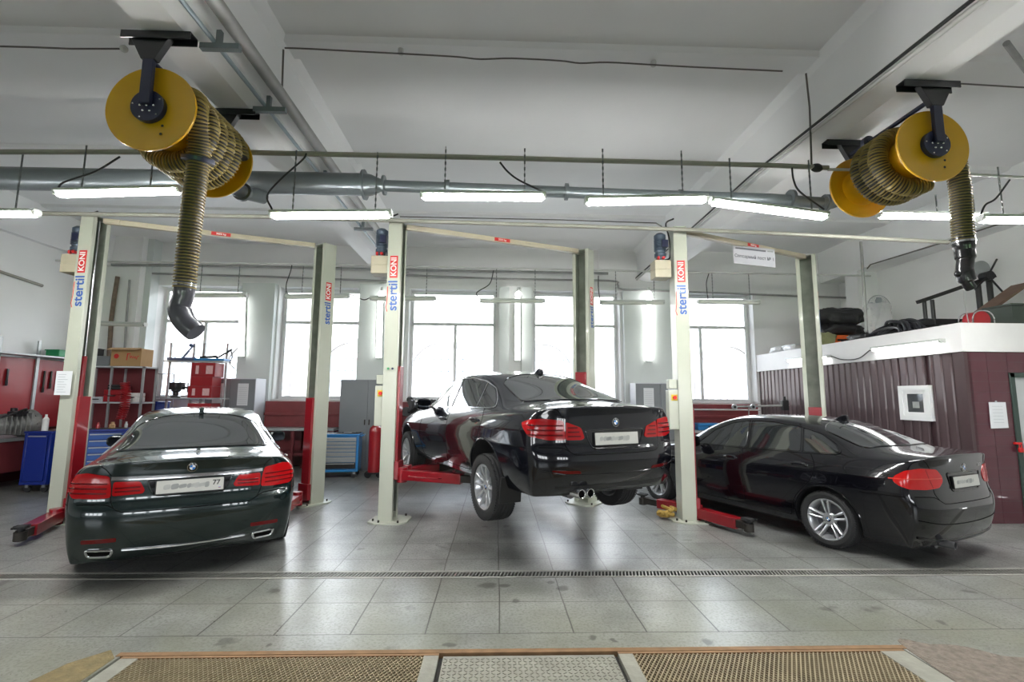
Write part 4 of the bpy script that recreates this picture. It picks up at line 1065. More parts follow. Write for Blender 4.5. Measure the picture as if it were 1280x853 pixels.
def lift(label, near, far, aN, aF, lz, ch, extras, dN=.19, wN=.28, wF=.30, dF=.22):
    near, far = Vector(near), Vector(far); base = (near + far) / 2; T = thing('two_post_lift', label, 'car lift', (base.x, base.y, 0))
    n = near - base; f_ = far - base
    pn = post(T, (n.x, n.y, 0), aN, dN, wN); pf = post(T, (f_.x, f_.y, 0), aF, dF, wF, decal=False)
    carriage(T, (n.x, n.y, 0), aN, dN, wN, lz, ch); carriage(T, (f_.x, f_.y, 0), aF, dF, wF, lz, ch, False)
    b = MB(); a0 = Vector((n.x + .02, n.y, ZP - .035)); a1 = Vector((f_.x - .05, f_.y - .05, ZP - .035)); b.bar(a0, a1, .07, .075)
    b.bar(a0 + Vector((.0, .0, .0)), a0 + (a1 - a0) * .07 + Vector((0, 0, -.0)), .10, .05)
    bo = b.build('overhead_beam', [m_cream], T, bevel=.006)
    d = (a1 - a0).normalized(); nn = Vector((d.y, -d.x, 0)).normalized(); c = a0 + (a1 - a0) * .52 + nn * .0365
    r = MB(); r.prism([(-.13, -.026), (.13, -.026), (.13, .026), (-.13, .026)], 0, .002, (c, tuple(d), (0, 0, 1), tuple(nn)), 0); r.text('3000 kg', .042, (c + nn * .003, d, (0, 0, 1)), .0006, mi=1)
    r.build('capacity_label', [m_redt, m_wt], bo, smooth=False)
    extras(T, base, n, f_)
    return T
AN = math.radians(-5); AF = math.radians(233)
def W2(base, p): return (p[0] - base.x, p[1] - base.y)
def ex1(T, base, n, f_):
    motor_unit(T, (n.x - .345, n.y + .05, 3.50))
    w = lambda x, y: W2(base, (x, y))
    arm(T, w(-5.62, 6.55), w(-5.27, 5.72), .12, guard=-1, mid=.8, w=.15)
    arm(T, w(-5.55, 6.95), w(-5.15, 7.9), .12, guard=0)
    arm(T, w(-2.98, 7.55), w(-2.86, 6.62), .14, guard=1, mid=.8)
    arm(T, w(-3.0, 7.95), w(-3.3, 8.9), .12, guard=0)
lift('two-post lift around the dark green car at left, pale green posts', (-5.64, 6.78), (-2.95, 7.80), AN, AF, .10, 1.55, ex1)
def ex2(T, base, n, f_):
    motor_unit(T, (n.x - .335, n.y + .06, 3.56)); control_box(T, (n.x - .235, n.y - .02, 1.55), 0)
    w = lambda x, y: W2(base, (x, y))
    arm(T, w(-1.27, 6.75), w(-.10, 6.30), .62, guard=-1, mid=.72, w=.13, padz=.05)
    arm(T, w(-1.25, 6.98), w(-.62, 7.62), .62, guard=0, padz=.05)
    arm(T, w(1.15, 7.5), w(1.35, 6.9), .62, guard=0, padz=.05)
    arm(T, w(1.10, 7.85), w(.80, 8.5), .62, guard=0, padz=.05)
    p = MB(); 
    for x, m_ in ((-.03, 0), (.03, 1)): p.cyl((n.x - .10 + x, n.y - .158, 2.06), (n.x - .10 + x, n.y - .148, 2.06), .016, 12, mi=m_)
    p.build('push_button', [M('button_green', (.02, .25, .08), .4, var=0), m_navy], T)
lift('two-post lift in the middle, holding the black car up on its arms', (-1.36, 6.80), (1.40, 7.86), AN, AF, .58, 1.52, ex2)
def ex3(T, base, n, f_):
    motor_unit(T, (n.x - .345, n.y + .04, 3.56)); control_box(T, (n.x - .255, n.y - .04, 1.52), 0)
    w = lambda x, y: W2(base, (x, y))
    arm(T, w(2.80, 6.78), w(3.17, 6.00) if False else w(3.13, 6.03), .12, guard=0, mid=.82, w=.14)
    arm(T, w(2.72, 7.0), w(2.28, 7.55), .12, guard=0)
    arm(T, w(5.0, 7.7), w(4.75, 7.0) if False else w(5.25, 7.2), .12, guard=0)
    arm(T, w(4.9, 8.0), w(4.5, 8.7), .12, guard=0)
lift('two-post lift at right beside the booth, its post rising behind the black car', (2.76, 6.80), (5.36, 7.95), AN, AF, .10, 1.45, ex3)
# paper and sign
p = MB(); a = atY(71, 464, 6.60); b = atY(91, 464, 6.60); c = atY(70, 494, 6.60)
p.prism([(0, 0), ((b - a).x, .0), ((b - a).x + .0, (c - a).z), (0.0, (c - a).z)], 0, .002, (a, (1, 0, 0), (0, 0, 1), (0, -1, 0)), 0)
for k in range(8): p.b2(a.x + .03, a.x + .03 + random.uniform(.08, .15), a.y - .003, a.y - .002, a.z - .05 - k * .033, a.z - .044 - k * .033, 1)
tag(p.build('paper_notice', [M('paper_white', (.72, .74, .76), .7, var=.03), M('print_grey', (.4, .42, .45), .7, var=0)], smooth=False), 'white typed sheet clipped to the front post of the left lift', 'paper')
T = thing('hanging_sign', 'white hanging sign reading Слесарный пост № 1 under the right lift beam', 'sign', tuple(atY(942, 320, 7.3)))
a = atY(916, 306, 7.25); b = atY(968, 312, 7.38); c = atY(916, 329, 7.25); d = (b - a).normalized(); h = (a - c).length; u = Vector((0, 0, 1)); nn = d.cross(u); O = a - Vector(T.location); wl = (b - a).length
p = MB(); p.prism([(0, 0), (wl, 0), (wl, -h), (0, -h)], -.004, .004, (O, d, u, nn), 0); p.build('board', [M('sign_board', (.50, .50, .54), .6, var=.04)], T, smooth=False)
p = MB(); p.text('Слесарный пост № 1', .071, (O + d * wl * .5 - u * h * .58 + nn * .005, d, u), .001, mi=0); p.prism([(.04, -.035), (wl * .78, -.035), (wl * .78, -.062), (.04, -.062)], .004, .006, (O, d, u, nn), 0); p.prism([(wl * .82, -.035), (wl * .96, -.035), (wl * .96, -.055), (wl * .82, -.055)], .004, .006, (O, d, u, nn), 1)
p.build('lettering', [M('sign_grey', (.12, .12, .14), .5, var=0), m_smear], T, smooth=False)

# ---------------------------------------------------------------- hose reels
m_yel = M('yellow_enamel', (.72, .38, .006), .38, coat=.4, var=.08, scale=3); m_rib = M('hose_rib_yellow', (.27, .205, .055), .5, var=.25, scale=5); m_hose = M('hose_black', (.035, .032, .03), .6, var=.2)
m_blackpaint = M('black_steel_paint', (.012, .013, .016), .35, coat=.3, var=.2)
def corrugated(mb, pts, r, pitch=.027, seg=20):
    P = [Vector(p) for p in pts]; L = [0]
    for i in range(1, len(P)): L.append(L[-1] + (P[i] - P[i - 1]).length)
    tot = L[-1]; n = int(tot / pitch); out = []; rr = []; ms = []
    def at(d):
        d = min(max(d, 0), tot)
        import bisect
        i = min(max(bisect.bisect_right(L, d) - 1, 0), len(P) - 2); t = (d - L[i]) / max(1e-9, L[i + 1] - L[i]); return P[i].lerp(P[i + 1], t)
    for k in range(n):
        s = k * pitch
        for o, q, m in ((0, -.011, 0), (.46, -.011, 0), (.56, .002, 1), (.80, .002, 1), (.90, -.011, 0)):
            out.append(at(s + o * pitch)); rr.append(r + q); ms.append(m)
    ms = [0 if (i % 5) in (0, 4) else 1 for i in range(len(out))]
    mb.tube(out, rr, seg, False, True, 0, 1., ms)
def reel(name, label, X, Z, Y0_, Y1_, R, side, wraps, hang, nozzle, spread=1.):
    """drum along the depth of the hall; side: where the hose leaves (+1 right)"""
    T = thing(name, label, 'hose reel', (X, (Y0_ + Y1_) / 2, Z)); L = (Y1_ - Y0_) / 2
    d = MB(); d.lathe([(R * .60, -L), (R * .60, L)], axis='y', seg=48, caps=False); T_d = d.build('drum', [m_yel], T)
    for y, s in ((-L, -1), (L, 1)):
        e = MB(); e.lathe([(0, y + .006 * s), (R - .012, y + .006 * s), (R, y + .012 * s), (R + .004, y), (R, y - .012 * s), (R - .012, y - .006 * s), (0, y - .006 * s)], axis='y', seg=72)
        if s < 0:
            for a, rr_ in ((-.95, .50), (-1.15, .66)): e.cyl((math.cos(a) * R * rr_, y - .007, math.sin(a) * R * rr_), (math.cos(a) * R * rr_, y - .009, math.sin(a) * R * rr_), .011, 10, mi=1)
        o = e.build('reel_flange', [m_yel, m_bolt], T)
        h = MB(); h.cyl((0, y + s * .01, 0), (0, y + s * .055, 0), R * .37, 40, mi=0)
        for k in range(7):
            a = k * 2 * PI / 6; q = (math.cos(a) * R * .15, math.sin(a) * R * .15) if k < 6 else (0, 0)
            h.ball((q[0], y + s * .056, q[1]), .011, 8, mi=1)
        for k in range(5):
            a = k * 2 * PI / 5 + .5; h.ball((math.cos(a) * R * .31, y + s * .056, math.sin(a) * R * .31), .009, 8, mi=1)
        h.build('hub_plate', [m_navy, m_rodm], o, bevel=.003)
        a = MB(); top = 4.60 - Z; a.bar((0, y + s * .075, 0), (.0, y + s * .075, top), .085, .04, upv=(0, 1, 0)); a.build('bracket_arm', [m_navy], T, bevel=.004)
        a = MB(); a.prism([(-.16, top), (.16, top), (.055, top - .20), (-.055, top - .20)], y + s * .04, y + s * .10, ((0, 0, 0), (1, 0, 0), (0, 0, 1), (0, 1, 0)))
        wl_, wr_ = (.22, .34) if X < 0 else (.32, .22); a.b2(-wl_, wr_, y + s * .07 - .05, y + s * .07 - .04, top - .03, top + .035); a.b2(-wl_, wr_, y + s * .07 + .04, y + s * .07 + .05, top - .03, top + .035); a.b2(-wl_, wr_, y + s * .07 - .05, y + s * .07 + .05, top + .025, top + .035)
        a.build('mounting_plate', [m_blackpaint], T, bevel=.003)
    a = MB(); a.cyl((-.05 * side, -L - .03, 4.60 - Z - .14), (-.05 * side, L + .03, 4.60 - Z - .14), .022, 12); a.cyl((-.05 * side, L * .45, 4.60 - Z - .14), (-.05 * side, L * .55, 4.60 - Z - .14), .07, 20); a.build('tie_bar', [m_navy], T)
    # hose
    hr = .086; rc = R * .60 + hr * .9; ya = -L + .235; yb = -L + .10 + (2 * L - .22) * spread; pts = []
    n = int(wraps * 40)
    for k in range(n + 1):
        t = k / n; a = (PI if side < 0 else 0) + side * 0 + (0 if side > 0 else PI) + t * wraps * 2 * PI * (1 if side > 0 else 1)
        pts.append((rc * math.cos(a), yb + (ya - yb) * t, rc * math.sin(a)))
    # the last wrap ends at the right-hand side (angle 0) and drops
    e = pts[-1]; pts = pts[:-6]
    h0 = hang[0]
    tail = [(rc * math.cos(-.95 + .0) if False else rc, e[1], .05)]
    hb = MB(); corrugated(hb, pts, hr); hb.build('hose_coil', [m_hose, m_rib], T, angle=60)
    hl = MB(); st_ = Vector(pts[-1]) if False else Vector((rc * math.cos(1.2), ya - .09, rc * math.sin(1.2)))
    path = spline([(rc * math.cos(1.5) * .95, ya - .02, rc * math.sin(1.5)), (rc * .86, ya - .08, rc * .62), (rc * 1.02, ya - .13, .02)] + [tuple(Vector(p) - Vector((X, (Y0_ + Y1_) / 2, Z))) for p in hang], 10)
    corrugated(hl, path, hr); ho = hl.build('hanging_hose', [m_hose, m_rib], T, angle=60)
    nz = MB(); nozzle(nz, Vector(hang[-1]) - Vector((X, (Y0_ + Y1_) / 2, Z))); nz.build('nozzle', [M('nozzle_rubber', (.055, .055, .07), .35, coat=.3, var=.15) if X < 0 else M('nozzle_black', (.012, .012, .014), .25, coat=.3, var=.15), m_rodm], ho)
    return T, hr, Vector(hang[0]) - Vector((X, (Y0_ + Y1_) / 2, Z))
def noz_l(m, p):
    m.tube(spline([tuple(p + Vector(q)) for q in ((0, 0, .08), (0, 0, -.04), (-.02, 0, -.16), (.03, 0, -.27), (.13, 0, -.36))], 6), [.082] * 6 + [.078] * 6 + [.088] * 6 + [.085] * 6 + [.082], 22)
    m.lathe([(.088, 0), (.088, .025), (.084, .025)], p + Vector((0, 0, .03)), seg=24, mi=1)
T, hr, h0 = reel('exhaust_hose_reel', 'yellow hose reel hanging at upper left, thick ribbed hose dropping over the green car', -2.87, 4.02, 3.80, 4.72, .362, 1, 4.5,
     [(-2.60, 4.02, 3.72), (-2.635, 4.05, 3.1), (-2.66, 4.08, 2.56)], noz_l)
c = MB(); c.lathe([(.092, -.02), (.125, -.02), (.125, .02), (.092, .02)], h0 + Vector((0, 0, -.02)), seg=28, rot=(.25, .12, 0)); c.build('clamp_ring', [m_navy], T, bevel=.004)
def noz_r(m, p):
    m.tube(spline([tuple(p + Vector(q)) for q in ((0, 0, .06), (0, 0, -.06), (.0, 0, -.16), (-.02, 0, -.27), (-.005, 0, -.38), (.03, 0, -.44))], 6), [.086] * 6 + [.078] * 6 + [.066] * 6 + [.070] * 6 + [.045] * 6 + [.04], 20)
    m.lathe([(.090, 0), (.090, .02), (.086, .02)], p + Vector((0, 0, .0)), seg=24, mi=1)
    m.ball(p + Vector((-.09, 0, -.30)), .03, 10, mi=0)
reel('exhaust_hose_reel', 'yellow hose reel at upper right, its short hose ending in a black nozzle', 4.07, 4.05, 4.12, 5.02, .345, 1, 3.0,
     [(4.40, 4.22, 3.72), (4.41, 4.24, 3.45), (4.42, 4.26, 3.16)], noz_r, .72)
# ---------------------------------------------------------------- ducts and pipes
m_duct = M('galvanised_grey_pipe', (.15, .17, .18), .32, .55, var=.2, scale=3); m_pipe = M('cream_grey_pipe', (.30, .29, .25), .5, .1, var=.2, scale=5); m_pipew = M('white_grey_pipe', (.55, .55, .53), .5, var=.15, scale=5); m_oldp = M('stained_steel_pipe', (.33, .33, .32), .5, .3, var=.45, scale=3.5)
def along(px, Y): return [tuple(atY(x, y, Y)) for x, y in px]
m = MB(); A = along([(-60, 221), (0, 223), (160, 226), (300, 228), (455, 231)], 5.45); A[0] = (XL, A[0][1], A[0][2]); m.tube(A, .130, 28)
T0 = thing('ventilation_duct', 'thick grey ventilation duct narrowing into a thinner pipe under the ceiling', 'duct', A[0])
def shift(mb, T):
    l = T.location; mb.v = [(v[0] - l.x, v[1] - l.y, v[2] - l.z) for v in mb.v]; return mb
shift(m, T0).build('wide_duct', [m_duct], T0)
m = MB(); q = atY(465, 231.5, 5.45); m.lathe([(.13, -.10), (.175, -.10), (.175, -.075), (.135, -.075), (.12, .0), (.075, .10), (.075, .13), (.115, .13), (.115, .155), (.07, .155)], q, 'x', 30); shift(m, T0).build('reducer', [m_duct], T0)
m = MB(); A = along([(472, 232), (640, 238), (800, 244), (960, 249), (1030, 254)], 5.45); m.tube(A, .067, 22); shift(m, T0).build('narrow_pipe', [m_duct], T0)
for x, y, r in ((560, 234, .085), (708, 240, .10), (850, 246, .085), (988, 250, .12)):
    m = MB(); q = atY(x, y, 5.45); m.lathe([(.06, -.018), (r, -.018), (r, .018), (.06, .018)], q, 'x', 20); shift(m, T0).build('pipe_clamp', [m_duct], T0)
m = MB(); q = atY(1030, 254, 5.45); m.tube(spline([tuple(q), tuple(q + Vector((.08, -.05, 0))), tuple(q + Vector((.16, -.25, .02)))], 6), .08, 18); m.lathe([(.07, -.02), (.105, -.02), (.105, .02), (.07, .02)], q + Vector((.02, -.0, 0)), 'x', 20); shift(m, T0).build('elbow', [m_duct], T0)
# two short ducts behind the left reel
m = MB(); q = atY(303, 240, 5.0); m.tube([tuple(q + Vector((-.12, -.3, 0))), tuple(q), tuple(q + Vector((.10, .25, .05)))], .075, 18); m.lathe([(.07, -.02), (.10, -.02), (.10, .02), (.07, .02)], q, 'y', 20)
tag(m.build('duct_branch', [m_duct]), 'short grey branch pipe behind the lower rim of the left yellow reel', 'duct')
def pipe(name, label, pts, r, mat, cat='pipe', group=None, seg=12, spl=0):
    m = MB(); m.tube(spline(pts, spl) if spl else pts, r, seg); return tag(m.build(name, [mat]), label, cat, group)
A = along([(-40, 190), (0, 190), (160, 190), (320, 191), (640, 198), (970, 207), (1035, 210)], 4.85); A[0] = (XL, 4.85, A[0][2])
T1 = thing('cable_conduit', 'cream conduit from the left wall to the right beam, lamps chained below it', 'conduit', A[0])
shift(MB().tube(A, .026, 12), T1).build('tube', [m_pipe], T1)
m = MB(); m.ball(atY(1021, 210, 4.85), .05, 12, (1.4, .7, 1)); shift(m, T1).build('junction_box', [m_black], T1)
A = along([(1035, 212), (1130, 213), (1280, 222), (1400, 226)], 4.85); pipe('cable_conduit', 'thin grey conduit behind the right yellow reel', A, .016, m_pipew, 'conduit')
A = along([(-40, 265), (0, 266), (50, 267), (330, 271), (600, 279), (850, 287), (970, 292), (1185, 303)], 6.45); A[0] = (XL, 6.45, A[0][2])
pipe('cable_conduit', 'long cream pipe crossing the hall just above the lift post tops', A, .030, m_pipe, 'conduit')
A = [(x, 9.3, z) for x, _, z in along([(70, 326), (400, 331), (600, 335), (1088, 345)], 9.3)]
pipe('cable_conduit', 'pale conduit near the back windows that carries the small rear lamps', A, .020, m_pipew, 'conduit')
A = along([(140, 331), (300, 333), (520, 338), (760, 342)], 11.5); pipe('wall_pipe', 'dark pipe high along the back wall above the windows, the thickest of them', A, .034, m_oldp)
A = along([(145, 341), (300, 345), (470, 351), (500, 352)], 11.75); pipe('wall_pipe', 'lower dark pipe over the two left back windows', A, .026, m_oldp)
A = along([(508, 344), (640, 349), (760, 351), (772, 356), (778, 362), (830, 364), (1075, 373)], 11.75); pipe('wall_pipe', 'lower grey pipe with a bend over the middle and right back windows', A, .026, m_oldp, spl=4)
A = along([(147, 346), (143, 370), (139, 400), (136, 450), (128, 560)], 11.5); pipe('riser_pipe', 'brown rusty riser pipe in the far left corner', A, .045, M('rusty_riser', (.22, .16, .12), .7, var=.5, scale=10))
A = along([(162, 350), (158, 400), (155, 450), (150, 560)], 11.5); pipe('riser_pipe', 'thin riser pipe beside the brown one in the far left corner', A, .022, m_oldp)
A = [(-2.30, 1.0, 4.83), (-2.30, 3.4, 4.83), (-2.30, 6, 4.83), (-2.30, 11.9, 4.83)]
pipe('steel_pipe', 'thick stained steel pipe running along the left ceiling beam', A, .062, m_oldp, seg=20)
A = [(-2.44, 1.0, 4.68), (-2.44, 11.9, 4.68)]; pipe('steel_pipe', 'thin blue-grey pipe beside the stained pipe on the left beam', A, .020, M('blue_grey_pipe', (.30, .36, .40), .45, .2, var=.15))
for k, Y in enumerate((3.85, 4.75, 6.4, 8.3, 10.2)):
    m = MB(); m.bar((-2.55, Y, 4.63), (-2.22, Y, 4.63), .05, .05); m.bar((-2.40, Y, 4.63), (-2.40, Y, 4.78), .04, .04); tag(m.build('pipe_bracket', [M('grey_bracket', (.2, .23, .24), .5, .4, var=.2)]), 'small steel bracket under the pipes of the left beam', 'bracket', 'pipe brackets along the left ceiling beam')
for dx, dz, r, lb in ((0, 0, .022, 'grey cable tray tube along the side of the right ceiling beam'), (-.03, .055, .010, 'upper black cable on the side of the right ceiling beam'), (-.035, .03, .008, 'lower black cable on the side of the right ceiling beam')):
    pipe('beam_cable', lb, [(3.585 + dx, 1.0, 4.62 + dz), (3.585 + dx, 3.1, 4.63 + dz), (3.57 + dx, 6.2, 4.77 + dz * .6), (3.58 + dx, 11.9, 4.70 + dz)], r, (m_pipew, m_black, m_black)[(dz > 0) + (dz == .03)], 'cable')
m_wire = M('ceiling_wire', (.12, .11, .10), .6, var=.1)
A = [tuple(atZ(x, y, 5.40)) for x, y in ((356, 60), (385, 61), (440, 64), (499, 67), (570, 71), (600, 74), (640, 73), (700, 76), (725, 79), (760, 78), (815, 81), (870, 84), (978, 89))]
T2 = thing('ceiling_cable', 'dark cable crossing the middle ceiling bay with two round boxes', 'cable', A[0]); shift(MB().tube(spline(A, 4), .009, 6), T2).build('wire', [m_wire], T2)
for q in (atZ(501, 67, 5.41), atZ(817, 82, 5.41)): shift(MB().cyl(q, q + Vector((0, 0, .05)), .032, 14), T2).build('junction_box', [m_pipew], T2)
pipe('cable', 'thin cable dropping down the right face of the left ceiling beam', [(-2.33, A[0][1], 5.38), (-2.36, A[0][1] + .1, 4.9)], .010, m_wire, 'cable')
pipe('cable', 'thin cable dropping down the left face of the right ceiling beam', [(3.5, A[-1][1], 5.38), (3.55, A[-1][1] + .05, 5.0), (3.56, A[-1][1] + .1, 4.3)], .010, m_wire, 'cable')
A = [(XL, atZ(0, 58, 5.4).y, 5.40)] + [tuple(atZ(x, y, 5.40)) for x, y in ((0, 58), (40, 59), (90, 61), (155, 61))]; T2 = thing('ceiling_cable', 'dark cable crossing the left ceiling bay behind the reel bracket', 'cable', A[0]); shift(MB().tube(A, .010, 6), T2).build('wire', [m_wire], T2); q = Vector(A[-1]); shift(MB().ball(q, .04, 12), T2).build('junction_box', [m_pipew], T2)
A = [tuple(atZ(x, y, 5.42)) for x, y in ((500, 271), (600, 273), (700, 275), (820, 279), (832, 286))]; pipe('ceiling_cable', 'thin cable on the middle ceiling bay just above the long cream pipe', A, .012, m_wire, 'cable')
A = [tuple(atZ(x, y, 5.42)) for x, y in ((1190, 104), (1240, 107), (1290, 110))]; pipe('ceiling_cable', 'thin cable at the right edge of the ceiling beyond the reel', A, .009, m_wire, 'cable')
pipe('ceiling_strut', 'dark strut on the ceiling in the top right corner', [tuple(atZ(1258, 54, 5.3)), tuple(atZ(1292, 100, 5.3))], .03, m_oldp, 'strut')
pipe('wall_cable', 'grey cable sloping along the left wall near the ceiling', [(XL + .03, y_, z_) for y_, z_ in ((5.5, 4.35), (7.5, 4.1), (10, 3.9))], .03, m_pipe, 'cable')
pipe('wall_cable', 'paired cables sloping along the right wall beam', [tuple(atX(x, y, 8.40)) for x, y in ((1084, 336), (1088, 331), (1180, 303), (1279, 270))], .014, m_wire, 'cable')
pipe('vertical_pipe', 'thin vertical pipe rising from the booth roof to the long cream pipe', [tuple(atY(1076, 302, 8.6)), tuple(atY(1084, 424, 8.6))], .026, m_oldp)
# ---------------------------------------------------------------- fluorescent lamps
m_tube = M('lit_tube', (1., 1., .98), .4, emit=75., var=0); m_tube2 = M('lit_tube_soft', (1., 1., .98), .4, emit=7., var=0); m_hous = M('lamp_housing_grey', (.50, .52, .50), .4, var=.05); m_chain = M('steel_chain', (.14, .15, .15), .5, .6, var=.1)
m_off = M('unlit_diffuser', (.62, .63, .58), .35, var=.03)
def lampf(label, p, q, zc=None, chains=(.18, .82), w=.105, group=None, lit=True, name='fluorescent_lamp', cable=None, h=.07, mats=None):
    p, q = Vector(p), Vector(q); c = (p + q) / 2; T = thing(name, label, 'lamp', c, 0, group); d = (q - p).normalized(); a, b = p - c, q - c
    y = Vector((0, 0, 1)).cross(d).normalized() if abs(d.z) < .9 else Vector((1, 0, 0)); u = d.cross(y)
    if u.z < 0 and abs(d.z) < .9: u = -u
    if abs(d.z) > .9: u = Vector((0, 1, 0))
    L = (b - a).length
    m = MB(); pr = rounded([(-w / 2, -.0), (w / 2, -.0), (w * .42, h * .5), (-w * .42, h * .5)], .008, 2); m.prism(pr, -L / 2, L / 2, ((0, 0, 0), y, u, d)); o = m.build('housing', [m_hous], T)
    m = MB(); pr = rounded([(-w * .46, .0), (w * .46, .0), (w * .34, -h * .62), (-w * .34, -h * .62)], .012, 3); m.prism(pr, -L / 2 + .035, L / 2 - .035, ((0, 0, 0), y, u, d)); m.build('diffuser', [(m_tube2 if zc is None else m_tube) if lit else m_off], T)
    m = MB()
    for s in (-1, 1): m.prism(rounded([(-w * .46, .0), (w * .46, .0), (w * .30, -h * .5), (-w * .30, -h * .5)], .012, 2), s * (L / 2 - .034), s * (L / 2 + .004), ((0, 0, 0), y, u, d))
    m.build('end_cap', [m_hous], T)
    if zc is not None:
        for t in chains:
            r = a + (b - a) * t; z1 = zc - c.z; m = MB(); z0 = r.z + h * .5; n = max(2, int((z1 - z0) / .032))
            for k in range(n):
                zz = z0 + (z1 - z0) * (k + .5) / n; m.box((r.x, r.y, zz), (.016 if k % 2 else .006, .006 if k % 2 else .016, (z1 - z0) / n * 1.05))
            m.build('chain', [m_chain], T, smooth=False)
    if cable:
        m = MB(); m.tube(spline([tuple(Vector(x) - c) for x in cable], 6), .010, 6); m.build('cable', [m_black], T)
    return T
for lb, x0, y0, x1, y1, Y, ch, cb in (
    ('lit tube lamp hanging in front of the thick duct, left of the left reel', 70, 241, 226, 237, 4.80, (.2, .75), [(72, 238), (80, 228), (120, 214), (150, 196)]),
    ('lit tube lamp hanging over the green car, right of the ribbed hose', 338, 268, 490, 267, 4.80, (.18, .86), [(340, 262), (334, 245), (350, 225), (378, 200), (383, 192)]),
    ('lit tube lamp hanging above the middle lift, under the thin end of the duct', 526, 244, 682, 245, 4.65, (.19, .83), [(680, 240), (650, 226), (635, 215), (625, 203)]),
    ('lit tube lamp hanging over the lifted black car, its right end touching the next lamp', 731, 251, 884, 248, 4.62, (.15, .8), None),
    ('lit tube lamp sloping down to the right beside the right reel', 888, 251, 1034, 270, 4.75, (.18, .87), [(1030, 262), (1000, 240), (992, 225), (990, 210)]),
    ('lit tube lamp cut off by the left edge of the picture', -110, 266, 47, 266, 4.95, (.2, .82), None),
    ('lit tube lamp seen between the right reel and its hanging hose', 1098, 268, 1232, 270, 5.3, (.55, .9), None),
    ('lit tube lamp at the right edge of the picture behind the black nozzle hose', 1224, 273, 1376, 275, 4.6, (.2, .8), [(1226, 268), (1232, 256), (1245, 248), (1262, 225)])):
    Y = float(Y); lampf(lb, atY(x0, y0, Y), atY(x1, y1, Y), 4.22 if x0 < 1060 else atY(1200, 222, 4.85).z, ch, cable=[atY(x, y, Y) for x, y in cb] if cb else None)
for i, (lb, x0, y0, x1, y1, cb) in enumerate((
    ('unlit slim lamp hanging before the leftmost back window', 230, 369, 309, 369, [(232, 366), (226, 355), (232, 338), (234, 331)]),
    ('unlit slim lamp hanging before the second back window, partly behind a lift post', 357, 371, 437, 370, [(358, 366), (358, 355), (363, 340), (365, 331)]),
    ('unlit slim lamp hanging beside the tall front post of the middle lift', 463, 373, 545, 373, [(463, 372), (455, 375), (445, 371), (438, 368)]),
    ('unlit slim lamp hanging above the roof of the lifted car', 600, 376, 681, 376, [(600, 374), (596, 366), (612, 355), (617, 338)]),
    ('unlit slim lamp hanging left of the right lift post', 750, 378, 830, 378, [(750, 376), (748, 360), (748, 345)]),
    ('unlit slim lamp hanging before the rightmost back window', 872, 377, 949, 378, [(885, 374), (883, 355), (886, 342)]))):
    lampf(lb, atY(x0, y0, 9.3), atY(x1, y1, 9.3), 4.21, (.25, .85), w=.12, lit=False, h=.08, cable=[atY(x, y, 9.3) for x, y in cb])
lampf('unlit slim lamp low on the left behind the first lift post', atY(122, 404, 10.0), atY(182, 406, 10.0), None, w=.12, lit=False, h=.08)
for lb, x, y0, y1, zz in (('lit upright tube lamp on the pier left of the second window', 303.5, 371, 447, 11.78), ('lit upright tube lamp on the pier behind the middle lift front post', 475.5, 372, 449, 11.70), ('lit upright tube lamp on the pier above the lifted car', 647, 371, 452, 11.8), ('lit upright tube lamp on the pier right of the fourth window', 811.5, 370, 453, 11.8)):
    lampf(lb, atY(x, y0, zz), atY(x - 2 if x < 480 else x, y1, zz), None, w=.15, h=.09)
lampf('lit tube lamp on the white booth fascia, its right one', (6.60, 8.15, 2.565), (6.60, 6.82, 2.555), None, w=.12, cable=[(6.6, 8.2, 2.56), (6.6, 8.5, 2.43), (6.6, 8.9, 2.44), (6.6, 9.2, 2.53)])
lampf('lit tube lamp on the white booth fascia, partly behind the rear lift post', (6.60, 10.6, 2.56), (6.60, 9.25, 2.53), None, w=.12)
for lb, x in (('bright round bulb above the upright lamp over the lifted car', 648), ('bright round bulb above the upright lamp right of the fourth window', 811), ('bright round bulb beside the middle lift front post', 477)):
    q = atY(x, 368, 11.6); T = thing('bulb_lamp', lb, 'lamp', q); MB().ball((0, 0, 0), .075, 16).build('bulb', [m_tube2], T); MB().cyl((0, 0, .07), (0, 0, .17), .03, 12).build('socket', [m_hous], T)

# ---------------------------------------------------------------- workshop furniture at the back and left
m_grey = M('cabinet_grey', (.20, .215, .23), .45, var=.1, scale=3); m_greyp = M('cabinet_pale', (.60, .62, .66), .45, var=.05); m_paper = MATS['paper_white']
m_cb = M('blue_enamel', (.02, .20, .50), .35, coat=.3, var=.08); m_db = M('deep_blue_enamel', (.008, .028, .24), .35, coat=.3, var=.1); m_ds = M('drawer_silver', (.33, .36, .38), .4, .3, var=.06)
m_rb = M('red_workshop_paint', (.32, .010, .016), .35, coat=.2, var=.12, scale=4); m_mar = M('maroon_steel', (.16, .03, .035), .4, var=.25, scale=3); m_card = M('cardboard', (.45, .28, .13), .8, var=.15, scale=4); m_wood = M('raw_wood', (.42, .26, .13), .7, var=.25, scale=8)
m_eng = M('cast_aluminium', (.32, .32, .31), .45, .7, var=.4, scale=12, bump=.4); m_engb = M('oily_black_metal', (.03, .03, .033), .35, .5, var=.4, scale=10, bump=.4); m_green = M('green_plastic', (.01, .28, .10), .4, var=.08); m_gal = M('galvanised', (.42, .44, .45), .4, .5, var=.2)
